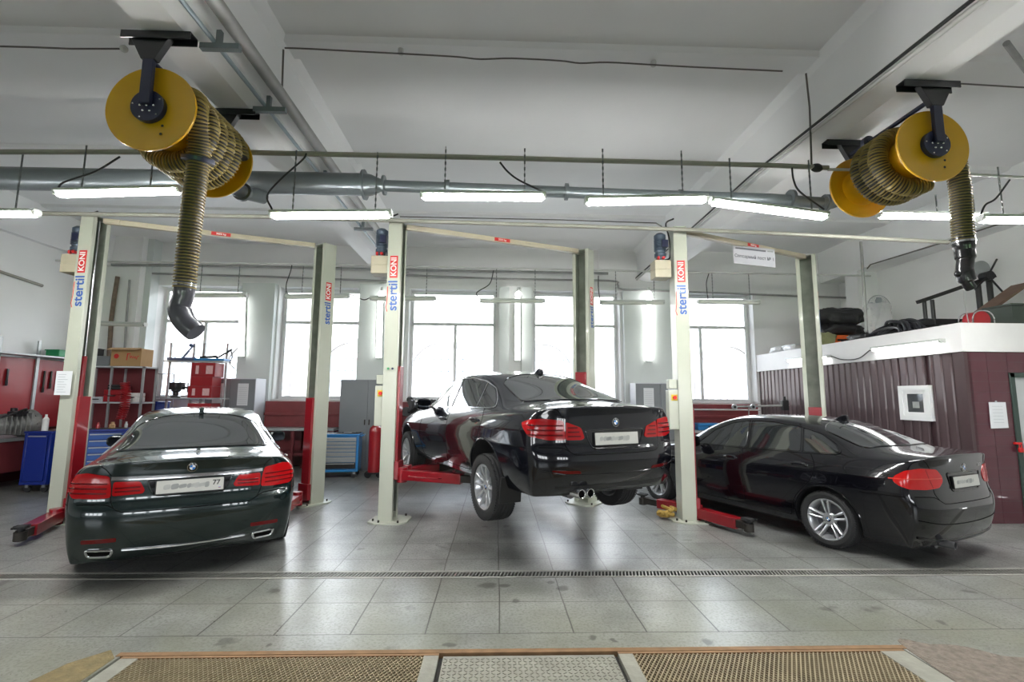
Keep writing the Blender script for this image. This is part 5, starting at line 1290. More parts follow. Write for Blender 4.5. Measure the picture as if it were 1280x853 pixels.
def locker(name, label, x0, x1, y1, dep, h, side_m, papers, vents=False, hx=.5):
    w_ = x1 - x0; T = thing(name, label, 'cabinet', ((x0 + x1) / 2, y1 - dep / 2, 0))
    m = MB(); m.b2(-w_ / 2, w_ / 2, -dep / 2 + .02, dep / 2, .06, h); m.b2(-w_ / 2 + .03, w_ / 2 - .03, -dep / 2 + .05, dep / 2 - .03, 0, .06, 0); m.build('carcass', [side_m], T, bevel=.006)
    for s in (-1, 1):
        a, b = (-w_ / 2 + .006, -.004) if s < 0 else (.004, w_ / 2 - .006)
        m = MB(); m.b2(a, b, -dep / 2, -dep / 2 + .02, .08, h - .02); d = m.build('door', [m_grey], T, bevel=.004)
        m = MB(); xx = -.05 if s < 0 else .05; m.b2(xx - .012, xx + .012, -dep / 2 - .025, -dep / 2, h * .5, h * .5 + .12); m.build('handle', [m_bolt], d, bevel=.003)
        if papers:
            m = MB(); c = (a + b) / 2; m.b2(c - .11, c + .13, -dep / 2 - .003, -dep / 2 - .001, h - .62, h - .12)
            for k in range(9): m.b2(c - .09, c + .10, -dep / 2 - .0045, -dep / 2 - .003, h - .57 + k * .045, h - .565 + k * .045, 1)
            m.build('paper_sheet', [m_paper, MATS['print_grey']], d, smooth=False)
    return T
locker('tool_cabinet', 'tall plain grey double-door cabinet beside the blue tool trolley', -3.58, -2.30, 11.68, .50, 2.06, m_grey, False)
locker('tool_cabinet', 'grey cabinet with papers on its doors and a pale side, right of the red crates', -6.62, -5.50, 11.68, .50, 2.07, m_greyp, True)
T = locker('tool_cabinet', 'grey cabinet with papers on its doors behind the rear of the lifted car', 3.27, 4.45, 11.68, .50, 2.04, m_greyp, True)
def tool_trolley(name, label, cx, cy, w_, d_, h, rz, body, drawers, nd, cat='tool trolley', top=True, wheels=True, side=True):
    T = thing(name, label, cat, (cx, cy, 0), rz); z0 = .13 if wheels else .02
    m = MB(); m.b2(-w_ / 2, w_ / 2, -d_ / 2 + .02, d_ / 2, z0, h); m.b2(-w_ / 2 - .015, w_ / 2 + .015, -d_ / 2 - .01, d_ / 2 + .015, h, h + .035); m.b2(-w_ / 2, w_ / 2, -d_ / 2 - .01, -d_ / 2 + .02, z0, z0 + .05)
    for s in (-1, 1): m.b2(s * w_ / 2 - (.045 if s > 0 else 0), s * w_ / 2 + (.045 if s < 0 else 0), -d_ / 2 - .005, -d_ / 2 + .03, z0, h)
    m.build('body', [body], T, bevel=.008)
    hs = nd; tot = sum(hs); z = h - .03; av = h - z0 - .09
    for k, q in enumerate(hs):
        hh = av * q / tot; m = MB(); m.b2(-w_ / 2 + .055, w_ / 2 - .055, -d_ / 2 - .012, -d_ / 2 + .02, z - hh + .008, z - .004)
        d = m.build('drawer', [drawers[k % len(drawers)]], T, bevel=.003)
        if k < len(hs) - 1 or hs[-1] < 2.6:
            m = MB(); m.b2(-w_ / 2 + .07, w_ / 2 - .07, -d_ / 2 - .028, -d_ / 2 - .012, z - .030, z - .012); m.build('handle', [m_gal], d, bevel=.003)
        z -= hh
    if wheels:
        for sx in (-1, 1):
            for sy in (-1, 1):
                x, y = sx * (w_ / 2 - .08), sy * (d_ / 2 - .08); m = MB(); m.cyl((x, y - .018, .055), (x, y + .018, .055), .055, 20, mi=0); m.box((x, y, .10), (.05, .06, .05), mi=1); m.build('castor', [m_rubber, m_gal], T)
    if top:
        m = MB(); m.b2(-w_ / 2 + .02, w_ / 2 - .02, -d_ / 2 + .02, d_ / 2 - .02, h + .034, h + .040); m.build('rubber_mat', [m_black], T)
    if side:
        m = MB(); m.tube(spline([(w_ / 2, -.15, h - .02), (w_ / 2 + .07, -.15, h), (w_ / 2 + .08, 0, h + .01), (w_ / 2 + .07, .15, h), (w_ / 2, .15, h - .02)], 4), .014, 8); m.build('push_handle', [body], T)
    return T
tool_trolley('tool_trolley', 'bright blue tool trolley with silver drawers beside the grey cabinet', -3.30, 10.42, .86, .50, .86, math.radians(8), m_cb, [m_ds, m_ds, m_ds, m_ds, m_ds, m_ds, m_black], [1, .8, .8, .8, 1, 1.3, 1.4])
rnd = random.Random(3)
for k in range(7):     # tools lying on the trolley
    m = MB(); x = -3.62 + k * .11; L_ = rnd.uniform(.12, .22); a = rnd.uniform(-.6, .6); q = Vector((x, 10.40 + rnd.uniform(-.1, .1), .913))
    m.bar(q - Vector((math.cos(a), math.sin(a), 0)) * L_ / 2, q + Vector((math.cos(a), math.sin(a), 0)) * L_ / 2, .018, .012); m.cyl(q + Vector((math.cos(a), math.sin(a), 0)) * L_ / 2 - Vector((0, 0, .008)), q + Vector((math.cos(a), math.sin(a), 0)) * L_ / 2 + Vector((0, 0, .010)), .018, 10)
    tag(m.build('hand_tool', [m_gal if k % 3 else m_engb], bevel=.002), 'small steel hand tool lying on top of the bright blue trolley', 'tool', 'hand tools on the blue trolley')
# left: deep blue trolley, drawer chests
T = tool_trolley('side_trolley', 'deep blue trolley with a grey top, left of the front post of the left lift', -7.93, 9.05, .42, .74, 1.0, math.radians(4), m_db, [m_db], [1], top=True, side=False)
m = MB(); m.cyl((0, 0, 0), (0, 0, .20), .045, 16); m.cyl((0, 0, .20), (0, 0, .24), .045, 16, .018); m.cyl((0, 0, .24), (0, 0, .28), .018, 12)
o = m.build('spray_bottle', [m_wt]); o.location = atY(56, 537, 8.75); o.location.z = 1.042; tag(o, 'white plastic bottle standing on the deep blue trolley', 'bottle')
for k, (cx, cy, lb) in enumerate(((-7.12, 9.2, 'blue drawer chest just right of the left lift post'), (-6.70, 9.9, 'blue drawer chest behind the left rear corner of the green car'))):
    tool_trolley('drawer_chest', lb, cx, cy, .58, .55, 1.02, math.radians(30), m_db, [M('chest_blue', (.012, .085, .36), .35, coat=.3, var=.06)], [1, 1, 1, 1, 1, 1.3, 1.5], 'drawer chest', True, False, False)
rnd = random.Random(8)
for k in range(6):
    m = MB(); q = Vector((-7.25 + k * .13, 9.10 + k * .16, 1.10)); s = rnd.uniform(.05, .10); m.lathe([(.0, -.04), (s * .5, -.04), (s * .5, .02), (s * .3, .04), (s * .3, .07), (0, .07)], q - Vector((0, 0, .0)), seg=14)
    tag(m.build('workshop_can', [(m_rb, m_wood, m_gal)[k % 3]]), 'small tin among the clutter on the blue drawer chests', 'can', 'small tins on the blue drawer chests')
# wall bench with engine on the far left
T = thing('workbench', 'dark maroon workbench along the left wall under the red tool board', 'workbench', (-8.95, 9.9, 0)); m = MB(); m.b2(-.42, .42, -1.4, 1.5, .84, .90); m.build('worktop', [m_gal], T, bevel=.004)
m = MB(); m.b2(-.38, .36, -1.3, 1.4, .30, .84); m.build('cupboard', [m_mar], T, bevel=.005)
for x in (-.36, .34):
    for y in (-1.25, 1.3): m = MB(); m.b2(x - .03, x + .03, y - .03, y + .03, 0, .30); m.build('leg', [m_mar], T)
T = thing('gearbox', 'bare aluminium gearbox lying on the bench at the left edge of the picture', 'gearbox', (-8.62, 8.95, .905)); m = MB()
m.lathe([(0, -.38), (.10, -.38), (.13, -.30), (.15, -.1), (.20, .06), (.24, .20), (.26, .24), (.26, .30), (.0, .30)], (0, 0, .23), 'y', 26)
for k in range(10): a = k * 2 * PI / 10; m.cyl((math.cos(a) * .24, .20, .23 + math.sin(a) * .24), (math.cos(a) * .24, .32, .23 + math.sin(a) * .24), .018, 8)
for k in range(6): m.box((0, -.28 + k * .08, .23), (.34 + .02 * k, .015, .30 + .02 * k))
m.build('casing', [m_eng], T, bevel=.004)
m = MB(); m.box((.12, -.05, .42), (.16, .22, .09)); m.tube(spline([(.1, .1, .46), (.2, 0, .50), (.22, -.2, .44), (.1, -.34, .36)], 5), .02, 8); m.cyl((-.05, .05, .40), (-.05, .05, .52), .05, 14); m.build('valve_block', [m_engb], T, bevel=.004)
T = thing('tool_board', 'bright red perforated tool board on the left wall', 'tool board', (-9.36, 9.9, 0)); m = MB(); m.b2(-.0, .03, -.75, .75, 1.0, 2.38); m.build('panel', [m_rb], T, bevel=.004)
for y, lb in ((-.66, 0), (.12, 1)): m = MB(); m.b2(.03, .06, y - .03, y + .03, .95, 2.75); m.build('slotted_upright', [m_gal], T)
m = MB(); m.b2(.0, .30, -1.4, .95, 2.42, 2.45); m.build('shelf', [m_gal], T)
def bin_(nm, lb, c, s, mat, cat='bin'):
    T = MB(); x, y, z = s; t = .012
    T.box((0, 0, t / 2), (x, y, t)); 
    for sx in (-1, 1): T.box((sx * x / 2, 0, z / 2), (t, y, z)); T.box((0, sx * y / 2, z / 2), (x, t, z)); T.box((sx * (x / 2 + .01), 0, z - .01), (.02, y + .04, .02)); T.box((0, sx * (y / 2 + .01), z - .01), (x + .04, .02, .02))
    o = T.build(nm, [mat], bevel=.003); o.location = c; return tag(o, lb, cat)
bin_('storage_bin', 'green plastic bin on the shelf above the red tool board', (-9.18, 10.45, 2.455), (.26, .55, .14), m_green)
bin_('storage_bin', 'black plastic bin behind the green one on the left wall shelf', (-9.18, 11.05, 2.455), (.26, .5, .26), m_black)
for k, (y, h_) in enumerate(((9.25, .3), (9.45, .22), (10.2, .34), (10.35, .26), (10.5, .3))):
    m = MB(); x = -9.31; m.bar((x, y, 2.15 - h_), (x, y, 2.15), .02, .03); m.cyl((x, y - .0, 2.15 - h_), (x, y, 2.15 - h_ - .10), .022, 8); tag(m.build('hand_tool', [m_engb if k < 2 else m_bolt]), 'dark tool hanging on the red tool board', 'tool', 'tools hanging on the red tool board')
# shelf unit behind the left lift
T = thing('shelf_unit', 'grey metal shelf unit with a maroon back behind the left lift post', 'shelf', (-7.55, 10.15, 0)); m = MB()
sx0, sx1 = -.85, .42
for z in (.25, .85, 1.50, 2.22): m = MB(); m.b2(sx0, sx1, -.2, .2, z, z + .03); m.build('shelf_board', [m_greyp], T)
m = MB(); m.b2(sx0, sx1, .19, .20, .1, 2.22); m.build('back_panel', [m_mar], T)
for x in (sx0, sx1 - .04, -.25):
    for y in (-.2, .17): m = MB(); m.b2(x, x + .04, y, y + .03, 0, 2.25); m.build('upright', [m_gal], T)
T = thing('cardboard_box', 'open brown cardboard box with red print on top of the shelf unit', 'box', (-7.52, 10.12, 2.252)); m = MB(); m.b2(-.30, .30, -.17, .17, 0, .36); m.build('carton', [m_card], T, bevel=.004)
m = MB(); m.tube([(.02, -.172, .12), (.03, -.172, .26)], .010, 6, flat=.3); m.tube([(.03, -.172, .25), (.09, -.172, .25)], .007, 6, flat=.3); m.tube(spline([(.08, -.172, .22), (.09, -.172, .16), (.11, -.172, .21), (.13, -.172, .16), (.15, -.172, .20), (.17, -.172, .16), (.19, -.172, .20), (.21, -.172, .14), (.23, -.172, .20), (.26, -.172, .205)], 4), .006, 6, flat=.3); m.lathe([(0, -.173), (.05, -.173), (.05, -.171)], (-.19, 0, .20), 'y', 20); m.build('print', [m_redt], T)
m = MB(); m.box((0, -.24, .345), (.58, .15, .006), (.35, 0, 0)); m.build('flap', [m_card], T)
bin_('storage_bin', 'small grey bin left of the cardboard box on the shelf unit', (-7.98, 10.10, 2.252), (.26, .3, .2), m_grey)
def case(nm, lb, c, s, mat, cat, rz=0, handle=True):
    T = thing(nm, lb, cat, c, rz); m = MB(); m.b2(-s[0] / 2, s[0] / 2, -s[1] / 2, s[1] / 2, 0, s[2] * .55); m.b2(-s[0] / 2, s[0] / 2, -s[1] / 2, s[1] / 2, s[2] * .57, s[2]); m.build('shell', [mat], T, bevel=.012)
    if handle:
        m = MB(); m.tube(spline([(-.06, -s[1] / 2, s[2] * .5), (-.05, -s[1] / 2 - .04, s[2] * .5), (.05, -s[1] / 2 - .04, s[2] * .5), (.06, -s[1] / 2, s[2] * .5)], 4), .009, 6); m.build('handle', [m_black], T)
    return T
case('tool_case', 'red tool case on the middle shelf of the shelf unit', (-7.72, 10.1, 1.532), (.34, .3, .24), m_rb, 'case'); case('tool_case', 'black tool case on top of the red case', (-7.70, 10.1, 1.777), (.30, .26, .10), m_black, 'case', .2)
case('battery_charger', 'pale box with a green edge on the middle shelf beside the red case', (-7.36, 10.1, 1.532), (.22, .24, .18), m_wt, 'box'); case('tool_case', 'small white case at the left end of the middle shelf', (-8.05, 10.1, 1.532), (.26, .26, .10), m_greyp, 'case')
m = MB(); A = atY(156, 478, 9.9); B = atY(150, 524, 9.7); pts = []; n = 18 * 14
for k in range(n + 1): t = k / n; a = t * 18 * 2 * PI; c = A.lerp(B, t) + Vector((.06 * math.sin(t * 3), 0, 0)); pts.append((c.x + .075 * math.cos(a), c.y + .075 * math.sin(a), c.z))
tag(m.build('x', [m_rb]) if False else MB().tube(pts, .012, 6).build('coiled_air_hose', [m_rb]), 'red coiled air hose hanging by the shelf unit', 'hose')
tool_trolley('drawer_chest', 'small dark blue drawer box standing by the leftmost back window', -7.45, 10.75, .45, .4, 1.50, 0, m_db, [m_mar], [2.5, .8, .8, .8, .8, 2], 'drawer chest', True, False, False)
# slotted rack before the left window
T = thing('slotted_rack', 'slotted metal rack with open top standing in front of the leftmost back window', 'shelf', (-6.55, 10.75, 0)); 
for x in (-.62, -.12, .1, .60):
    m = MB(); 
    m.b2(x - .018, x + .018, -.02, .02, .0, 2.82)
    for k in range(60): m.b2(x - .006, x + .006, -.024, -.019, .9 + k * .032, .915 + k * .032, 1)
    m.build('slotted_upright', [m_gal, m_rb], T, smooth=False)
for z in (1.0, 1.62, 2.42): m = MB(); m.b2(-.64, .62, -.18, .18, z - .03, z); m.build('shelf_board', [m_gal], T)
def crate(lb, c, s, mats, tex=True):
    T = thing('crate', lb, 'crate', c); m = MB(); m.b2(-s[0] / 2, s[0] / 2, -s[1] / 2, s[1] / 2, 0, s[2]); m.build('carton', [mats[0]], T, bevel=.004)
    if tex:
        m = MB()
        for x, w_ in ((-.32, .16), (.12, .36)): m.b2(s[0] * x, s[0] * x + w_ * s[0] * .8, -s[1] / 2 - .002, -s[1] / 2, s[2] * .2, s[2] * .8)
        m.build('label', [mats[1]], T)
m_pink = M('faded_label', (.72, .45, .45), .5, var=.25, scale=25)
crate('red carton, lowest of the stack on the rack by the leftmost window', (-6.38, 10.75, 1.621), (.50, .34, .25), (m_rb, m_pink)); crate('plain red carton in the middle of the stack on the rack', (-6.36, 10.75, 1.873), (.46, .34, .20), (m_rb, m_pink), False); crate('red carton with pale labels, topmost under the rack shelf', (-6.34, 10.75, 2.075), (.50, .34, .30), (m_rb, m_pink))
crate('red carton in the lower compartment of the window rack', (-6.36, 10.75, 1.001), (.5, .34, .5), (m_rb, m_pink))
T = thing('bench_vice', 'small dark vice standing at the left of the window rack', 'vice', (-6.95, 10.7, 1.62)); m = MB(); m.lathe([(.10, 0), (.10, .03), (.05, .05), (.05, .12), (.09, .15), (.09, .18), (0, .18)], seg=18); m.build('base', [m_engb], T)
m = MB(); m.box((-.05, 0, .25), (.12, .16, .16)); m.box((.10, 0, .25), (.08, .16, .16)); m.cyl((-.1, 0, .22), (.26, 0, .22), .022, 10); m.cyl((.24, 0, .12), (.24, 0, .32), .010, 8); m.build('jaws', [m_engb], T, bevel=.006)
T = thing('clamp_tool', 'blue-grey clamp lying on the top shelf of the window rack', 'tool', (-6.98, 10.7, 2.422)); m = MB(); m.bar((-.22, 0, .04), (.30, 0, .03), .05, .06); m.bar((.10, 0, .05), (.30, 0, .32), .03, .03); m.cyl((.28, -.05, .34), (.28, .05, .34), .04, 10); m.cyl((.1, 0, .03), (.38, 0, .03), .05, 10); m.build('body', [M('blue_grey_tool', (.10, .13, .25), .4, .3, var=.2)], T, bevel=.005)
T = thing('parts_tray', 'blue tray of tools on the right of the window rack top shelf', 'tray', (-6.25, 10.7, 2.422)); m = MB(); m.b2(-.30, .34, -.14, .14, 0, .05); m.build('tray', [m_cb], T, bevel=.005); m = MB(); m.bar((.1, 0, .06), (.42, 0, .26), .03, .03); m.bar((-.25, 0, .08), (.1, .02, .10), .05, .05); m.tube(spline([(.40, 0, .24), (.44, 0, .1), (.40, 0, -.05), (.5, 0, -.15)], 5), .012, 6); m.build('clamp', [m_engb], T)
m = MB(); A = [(-8.05, 11.3, 1.63), (-7.98, 11.3, 2.16), (-7.42, 11.3, 2.16), (-7.40, 11.3, 1.63)]; m.tube(A, .014, 8, closed=False); m.tube([(-7.7, 11.3, 1.64), (-7.68, 11.3, 2.16)], .010, 8); m.tube([A[0], A[3]], .014, 8); m.tube([(-8.05, 11.3, 1.63), (-8.05, 11.3, 1.32)], .014, 8); m.tube([(-7.40, 11.3, 1.63), (-7.40, 11.3, 1.32)], .014, 8)
tag(m.build('wire_frame', [m_gal]), 'thin wire frame standing before the leftmost window', 'frame')
# long red bench along the back wall
def long_bench(lb, x0, x1, y1=11.7):
    T = thing('work_table', lb, 'workbench', ((x0 + x1) / 2, y1 - .35, 0)); h = (x1 - x0) / 2
    m = MB(); m.b2(-h, h, -.35, .35, .90, .95); m.build('worktop', [m_gal], T, bevel=.004)
    m = MB(); m.b2(-h, h, .25, .33, .95, 1.55); m.b2(-h, h, .20, .25, 1.22, 1.28); m.build('splashback', [M('brick_red_paint', (.20, .032, .035), .4, var=.25, scale=4)], T, bevel=.006)
    m = MB(); m.b2(-h, h, -.30, .30, .35, .40); m.b2(-h, h, .27, .30, .40, .9); m.build('lower_shelf', [m_mar], T, bevel=.004)
    for x in (-h + .05, 0, h - .05):
        for y in (-.3, .3): m = MB(); m.b2(x - .03, x + .03, y - .03, y + .03, 0, .90); m.build('leg', [m_mar], T)
    return T
long_bench('red steel workbench under the second back window, left of the grey cabinet', -5.45, -3.62); long_bench('red steel workbench under the middle back window behind the lifted car', -2.25, .40); 
long_bench('maroon workbench under the right back window behind the black car', 4.55, 6.4)
T = thing('gas_trolley', 'red cylinder trolley half hidden behind the front post of the middle lift', 'trolley', (-2.52, 10.3, 0)); m = MB(); m.cyl((0, 0, .12), (0, 0, .95), .13, 24); m.lathe([(.13, 0), (.11, .08), (.05, .13), (.03, .16), (0, .16)], (0, 0, .95), seg=24); m.build('cylinder', [m_rb], T)
m = MB(); m.cyl((-.12, -.05, .07), (-.12, .0, .07), .07, 18); m.cyl((.12, -.05, .07), (.12, .0, .07), .07, 18); m.box((0, 0, .10), (.3, .24, .03)); m.build('wheel', [m_black], T); m = MB(); m.cyl((0, 0, 1.10), (0, 0, 1.18), .03, 12); m.build('valve', [m_gal], T)
# engine on a red block
c = atY(526, 500, 10.4); T = thing('car_engine', 'black engine block heaped with parts, left of the lifted car bonnet', 'engine', (c.x, 10.6, 1.0)); rnd = random.Random(12)
m = MB(); m.box((0, 0, .38), (.52, .40, .30)); m.box((0, 0, .20), (.44, .34, .14))
for k in range(8): m.cyl((-.24 + k * .068, -.24, .34), (-.24 + k * .068, -.12, .46), .026, 10)
m.build('block', [m_engb], T, bevel=.01)
m = MB()
for k in range(16): q = (rnd.uniform(-.28, .28), rnd.uniform(-.2, .1), rnd.uniform(.48, .62)); m.ball(q, rnd.uniform(.04, .085), 10, (1, 1, rnd.uniform(.6, 1)))
for k in range(7): a = rnd.uniform(-.3, .1); m.tube(spline([(a, -.22, .34), (a + .1, -.26, .46), (a + .22, -.2, .60), (a + .3, -.1, .5)], 4), .02, 8)
m.cyl((-.30, -.22, .36), (-.30, -.16, .36), .10, 20); m.cyl((-.22, -.22, .55), (-.22, -.16, .55), .06, 18); m.build('ancillaries', [m_black], T)
m = MB(); m.box((0, 0, .06), (.62, .46, .14)); m.build('support_block', [m_rb], T, bevel=.01)
T = thing('engine_stand', 'low dark stand carrying the black engine', 'stand', (c.x, 10.6, 0)); m = MB(); m.box((0, 0, .96), (.7, .5, .06)); m.build('top', [m_mar], T)
for sx in (-1, 1):
    for sy in (-1, 1): m = MB(); m.box((sx * .3, sy * .2, .465), (.05, .05, .93)); m.build('leg', [m_mar], T)
# right bench: roller bar and blue box
T = thing('roller_bar', 'steel bar with two small wheels standing above the right bench', 'roller', tuple(atY(936, 512, 10.6))); l = Vector(T.location); m = MB()
a = atY(915, 509, 10.6) - l; b = atY(986, 507, 10.6) - l; m.cyl(a, b, .022, 12); m.cyl(atY(936, 509, 10.6) - l, atY(936, 530, 10.6) - l - Vector((0, 0, .25)), .014, 8); m.build('bar', [m_oldp], T)
for x in (917, 940): q = atY(x, 509, 10.6) - l; m = MB(); m.cyl(q - Vector((0, .06, 0)), q - Vector((0, .02, 0)), .062, 20, mi=0); m.cyl(q - Vector((0, .065, 0)), q - Vector((0, .015, 0)), .03, 14, mi=1); m.build('wheel', [m_gal, m_engb], T)
m = MB(); q = atY(981, 507, 10.6) - l; m.box(q, (.14, .1, .22)); m.cyl(q + Vector((0, 0, .1)), q + Vector((0, 0, .2)), .03, 12); m.build('motor', [m_black], T, bevel=.01)
case('tool_case', 'blue case on the right bench seen through the black car side glass', (5.0, 11.3, .952), (.6, .35, .16), m_cb, 'case')
m = MB(); m.b2(-.09, .09, -.05, .05, 0, .05); o = m.build('wood_block', [m_wood], bevel=.004); o.location = (4.62, 11.60, 1.551) if False else (4.68, 11.64, 1.552); tag(o, 'small raw wood block on the ledge of the right bench', 'block')
m = MB(); m.tube([(4.6, 11.43, 1.42), (6.35, 11.43, 1.42)], .018, 10); tag(m.build('rail_pipe', [m_pipew]), 'white rail pipe in front of the right bench ledge', 'pipe')
# yellow rag at the foot of the right lift
rnd = random.Random(4); m = MB(); A = Vector((2.42, 6.92, .05))
for k in range(9): q = A + Vector((rnd.uniform(-.07, .07), rnd.uniform(-.06, .06), rnd.uniform(0, .07))); m.tube(spline([tuple(q + Vector((rnd.uniform(-.1, .1), rnd.uniform(-.06, .06), rnd.uniform(-.02, .04)))) for _ in range(4)], 4), .022, 8)
tag(m.build('rag', [M('yellow_rag', (.42, .27, .06), .85, var=.3)]), 'crumpled yellow rag at the foot of the right lift front post', 'rag')

# ---------------------------------------------------------------- booth on the right
BX, BY, BZ, BT = 6.67, 6.60, 2.375, 2.79
m_ribm = M('brown_ribbed_sheet', (.070, .041, .045), .35, .15, var=.12, scale=3, coat=.2); m_btile = M('brown_glazed_tile', (.085, .022, .032), .22, coat=.5, var=.12, scale=3); m_fas = M('white_fascia', (.80, .79, .79), .5, var=.04)
WY0, WY1, WZ0, WZ1 = 7.17, 7.74, 1.36, 1.91
def ribs(mb, y0, y1, z0, z1):
    p = .155; k = math.floor(y0 / p); prof = [(0, 0), (.10, 0), (.115, .022), (.14, .022), (.155, 0)]; pts = []
    y = k * p
    while y < y1:
        for a, d in prof[:-1]: pts.append((y + a, d))
        y += p
    pts = [(min(max(a, y0), y1), d) for a, d in pts if y0 - .02 <= a <= y1 + .02]
    for (a, d), (b, e) in zip(pts, pts[1:]):
        if b - a < 1e-4: continue
        mb.add([(BX + d, a, z0), (BX + d, a, z1), (BX + e, b, z1), (BX + e, b, z0)], [(0, 1, 2, 3)])
f = MB(); ribs(f, BY + .05, WY0, 0, BZ); ribs(f, WY1, YB, 0, BZ); ribs(f, WY0, WY1, 0, WZ0); ribs(f, WY0, WY1, WZ1, BZ)
f.b2(BX + .03, BX + .09, BY, WY0, 0, BZ); f.b2(BX + .03, BX + .09, WY1, YB, 0, BZ); f.b2(BX + .03, BX + .09, WY0, WY1, 0, WZ0); f.b2(BX + .03, BX + .09, WY0, WY1, WZ1, BZ)
struct(f, 'wall_booth_side', [m_ribm], smooth=False)
f = MB(); f.b2(BX - .02, BX + .03, BY - .02, BY + .06, 0, BZ); struct(f, 'trim_8', [m_ribm], smooth=False)
f = MB(); f.b2(BX - .03, XR_, BY - .02, BY + .10, BZ, BT); f.b2(BX - .03, BX + .08, BY + .10, YB, BZ, BT); struct(f, 'trim_9', [m_fas], smooth=False)
f = MB(); f.b2(BX + .05, XR_, BY + .1, YB, BZ, BT - .02); struct(f, 'booth_roof', [m_fas], smooth=False)
# small side window
T = thing('booth_window', 'small white framed window in the ribbed brown booth wall', 'window', (BX, (WY0 + WY1) / 2, (WZ0 + WZ1) / 2)); m = MB(); a, b = (WY1 - WY0) / 2, (WZ1 - WZ0) / 2
rect_frame(m, -.035, .05, -a, a, -b, b, .075)
m.build('frame', [m_frame], T, smooth=False); m = MB(); t = .075; u = .055
rect_frame(m, -.02, .04, -a + t, a - t, -b + t, b - t, u)
s = m.build('sash', [m_frame], T, smooth=False); m = MB(); m.b2(.0, .006, -a + t + u, a - t - u, -b + t + u, b - t - u); m.build('pane', [M('booth_glass', (.05, .055, .06), .05, coat=1., var=0)], s)
m = MB(); m.b2(-.004, .0, -.06, .06, -.08, .02); m.build('sticker', [m_smear], s)
# front wall with its door
DX0, DX1, DZ = 7.30, 8.15, 2.08
f = MB()
def tiles(x0, x1, z0, z1):
    f.b2(x0, x1, BY + .006, BY + .10, z0, z1, 1); s = .30
    zz = z0
    while zz < z1 - .01:
        xx = x0; h = min(s * .5, z1 - zz)
        while xx < x1 - .01:
            w_ = min(s, x1 - xx); f.b2(xx + .002, xx + w_ - .002, BY - .0, BY + .02, zz + .002, zz + h - .002, 0); xx += s
        zz += h
tiles(BX + .03, DX0, 0, BZ); tiles(DX1, XR_, 0, BZ); tiles(DX0, DX1, DZ, BZ)
struct(f, 'wall_booth_front', [m_btile, M('tile_grout', (.05, .02, .025), .7, var=.1)], smooth=False)
f = MB(); m_df = M('dark_green_frame', (.035, .06, .05), .4, var=.1); f.b2(DX0, DX0 + .07, BY - .02, BY + .1, 0, DZ); f.b2(DX1 - .07, DX1, BY - .02, BY + .1, 0, DZ); f.b2(DX0, DX1, BY - .02, BY + .1, DZ - .07, DZ); o = struct(f, 'door_1', [m_df], bevel=.004)
m = MB(); m.b2(DX0 + .07, DX1 - .07, BY + .02, BY + .07, .02, DZ - .07); d = m.build('door_leaf', [M('pale_door', (.52, .55, .55), .4, var=.06)], o, bevel=.004)
m = MB(); m.box((DX0 + .13, BY + .01, 1.02), (.05, .02, .22)); m.tube(spline([(DX0 + .13, BY, 1.05), (DX0 + .13, BY - .05, 1.05), (DX0 + .17, BY - .06, 1.05), (DX0 + .26, BY - .06, 1.05)], 4), .011, 8); m.build('door_handle', [m_chrome], d)
m = MB(); m.box((DX0 + .0, BY - .05, 1.0), (.05, .03, .06)); m.tube(spline([(DX0 - .015, BY - .05, 1.03), (DX0 - .015, BY - .05, 1.07), (DX0 + .015, BY - .05, 1.07), (DX0 + .015, BY - .05, 1.03)], 4), .006, 6); m.box((DX0, BY - .02, 1.09), (.10, .03, .03)); m.build('padlock', [m_redt], d, bevel=.004)
p = MB(); a = atY(1236, 503, BY - .02); b = atY(1257, 503, BY - .02); c = atY(1239, 536, BY - .02); p.add([tuple(a), tuple(b), (b.x + (c.x - a.x) + .01, a.y, c.z + .01), tuple(c), (a.x, a.y + .004, a.z), (b.x, b.y + .004, b.z), (b.x + (c.x - a.x) + .01, a.y + .004, c.z + .01), (c.x, c.y + .004, c.z)], [(3, 2, 1, 0), (4, 5, 6, 7), (0, 1, 5, 4), (1, 2, 6, 5), (2, 3, 7, 6), (3, 0, 4, 7)])
for k in range(6): z = a.z - .06 - k * .045; p.b2(a.x + .04, a.x + .19, a.y - .003, a.y - .001, z, z + .004, 1)
p.cyl((a.x + .1, a.y - .01, a.z + .01), (a.x + .1, a.y, a.z + .01), .012, 8, mi=1)
tag(p.build('paper_notice', [m_paper, MATS['print_grey']], smooth=False), 'white paper notice pinned to the brown tiled booth front', 'paper')
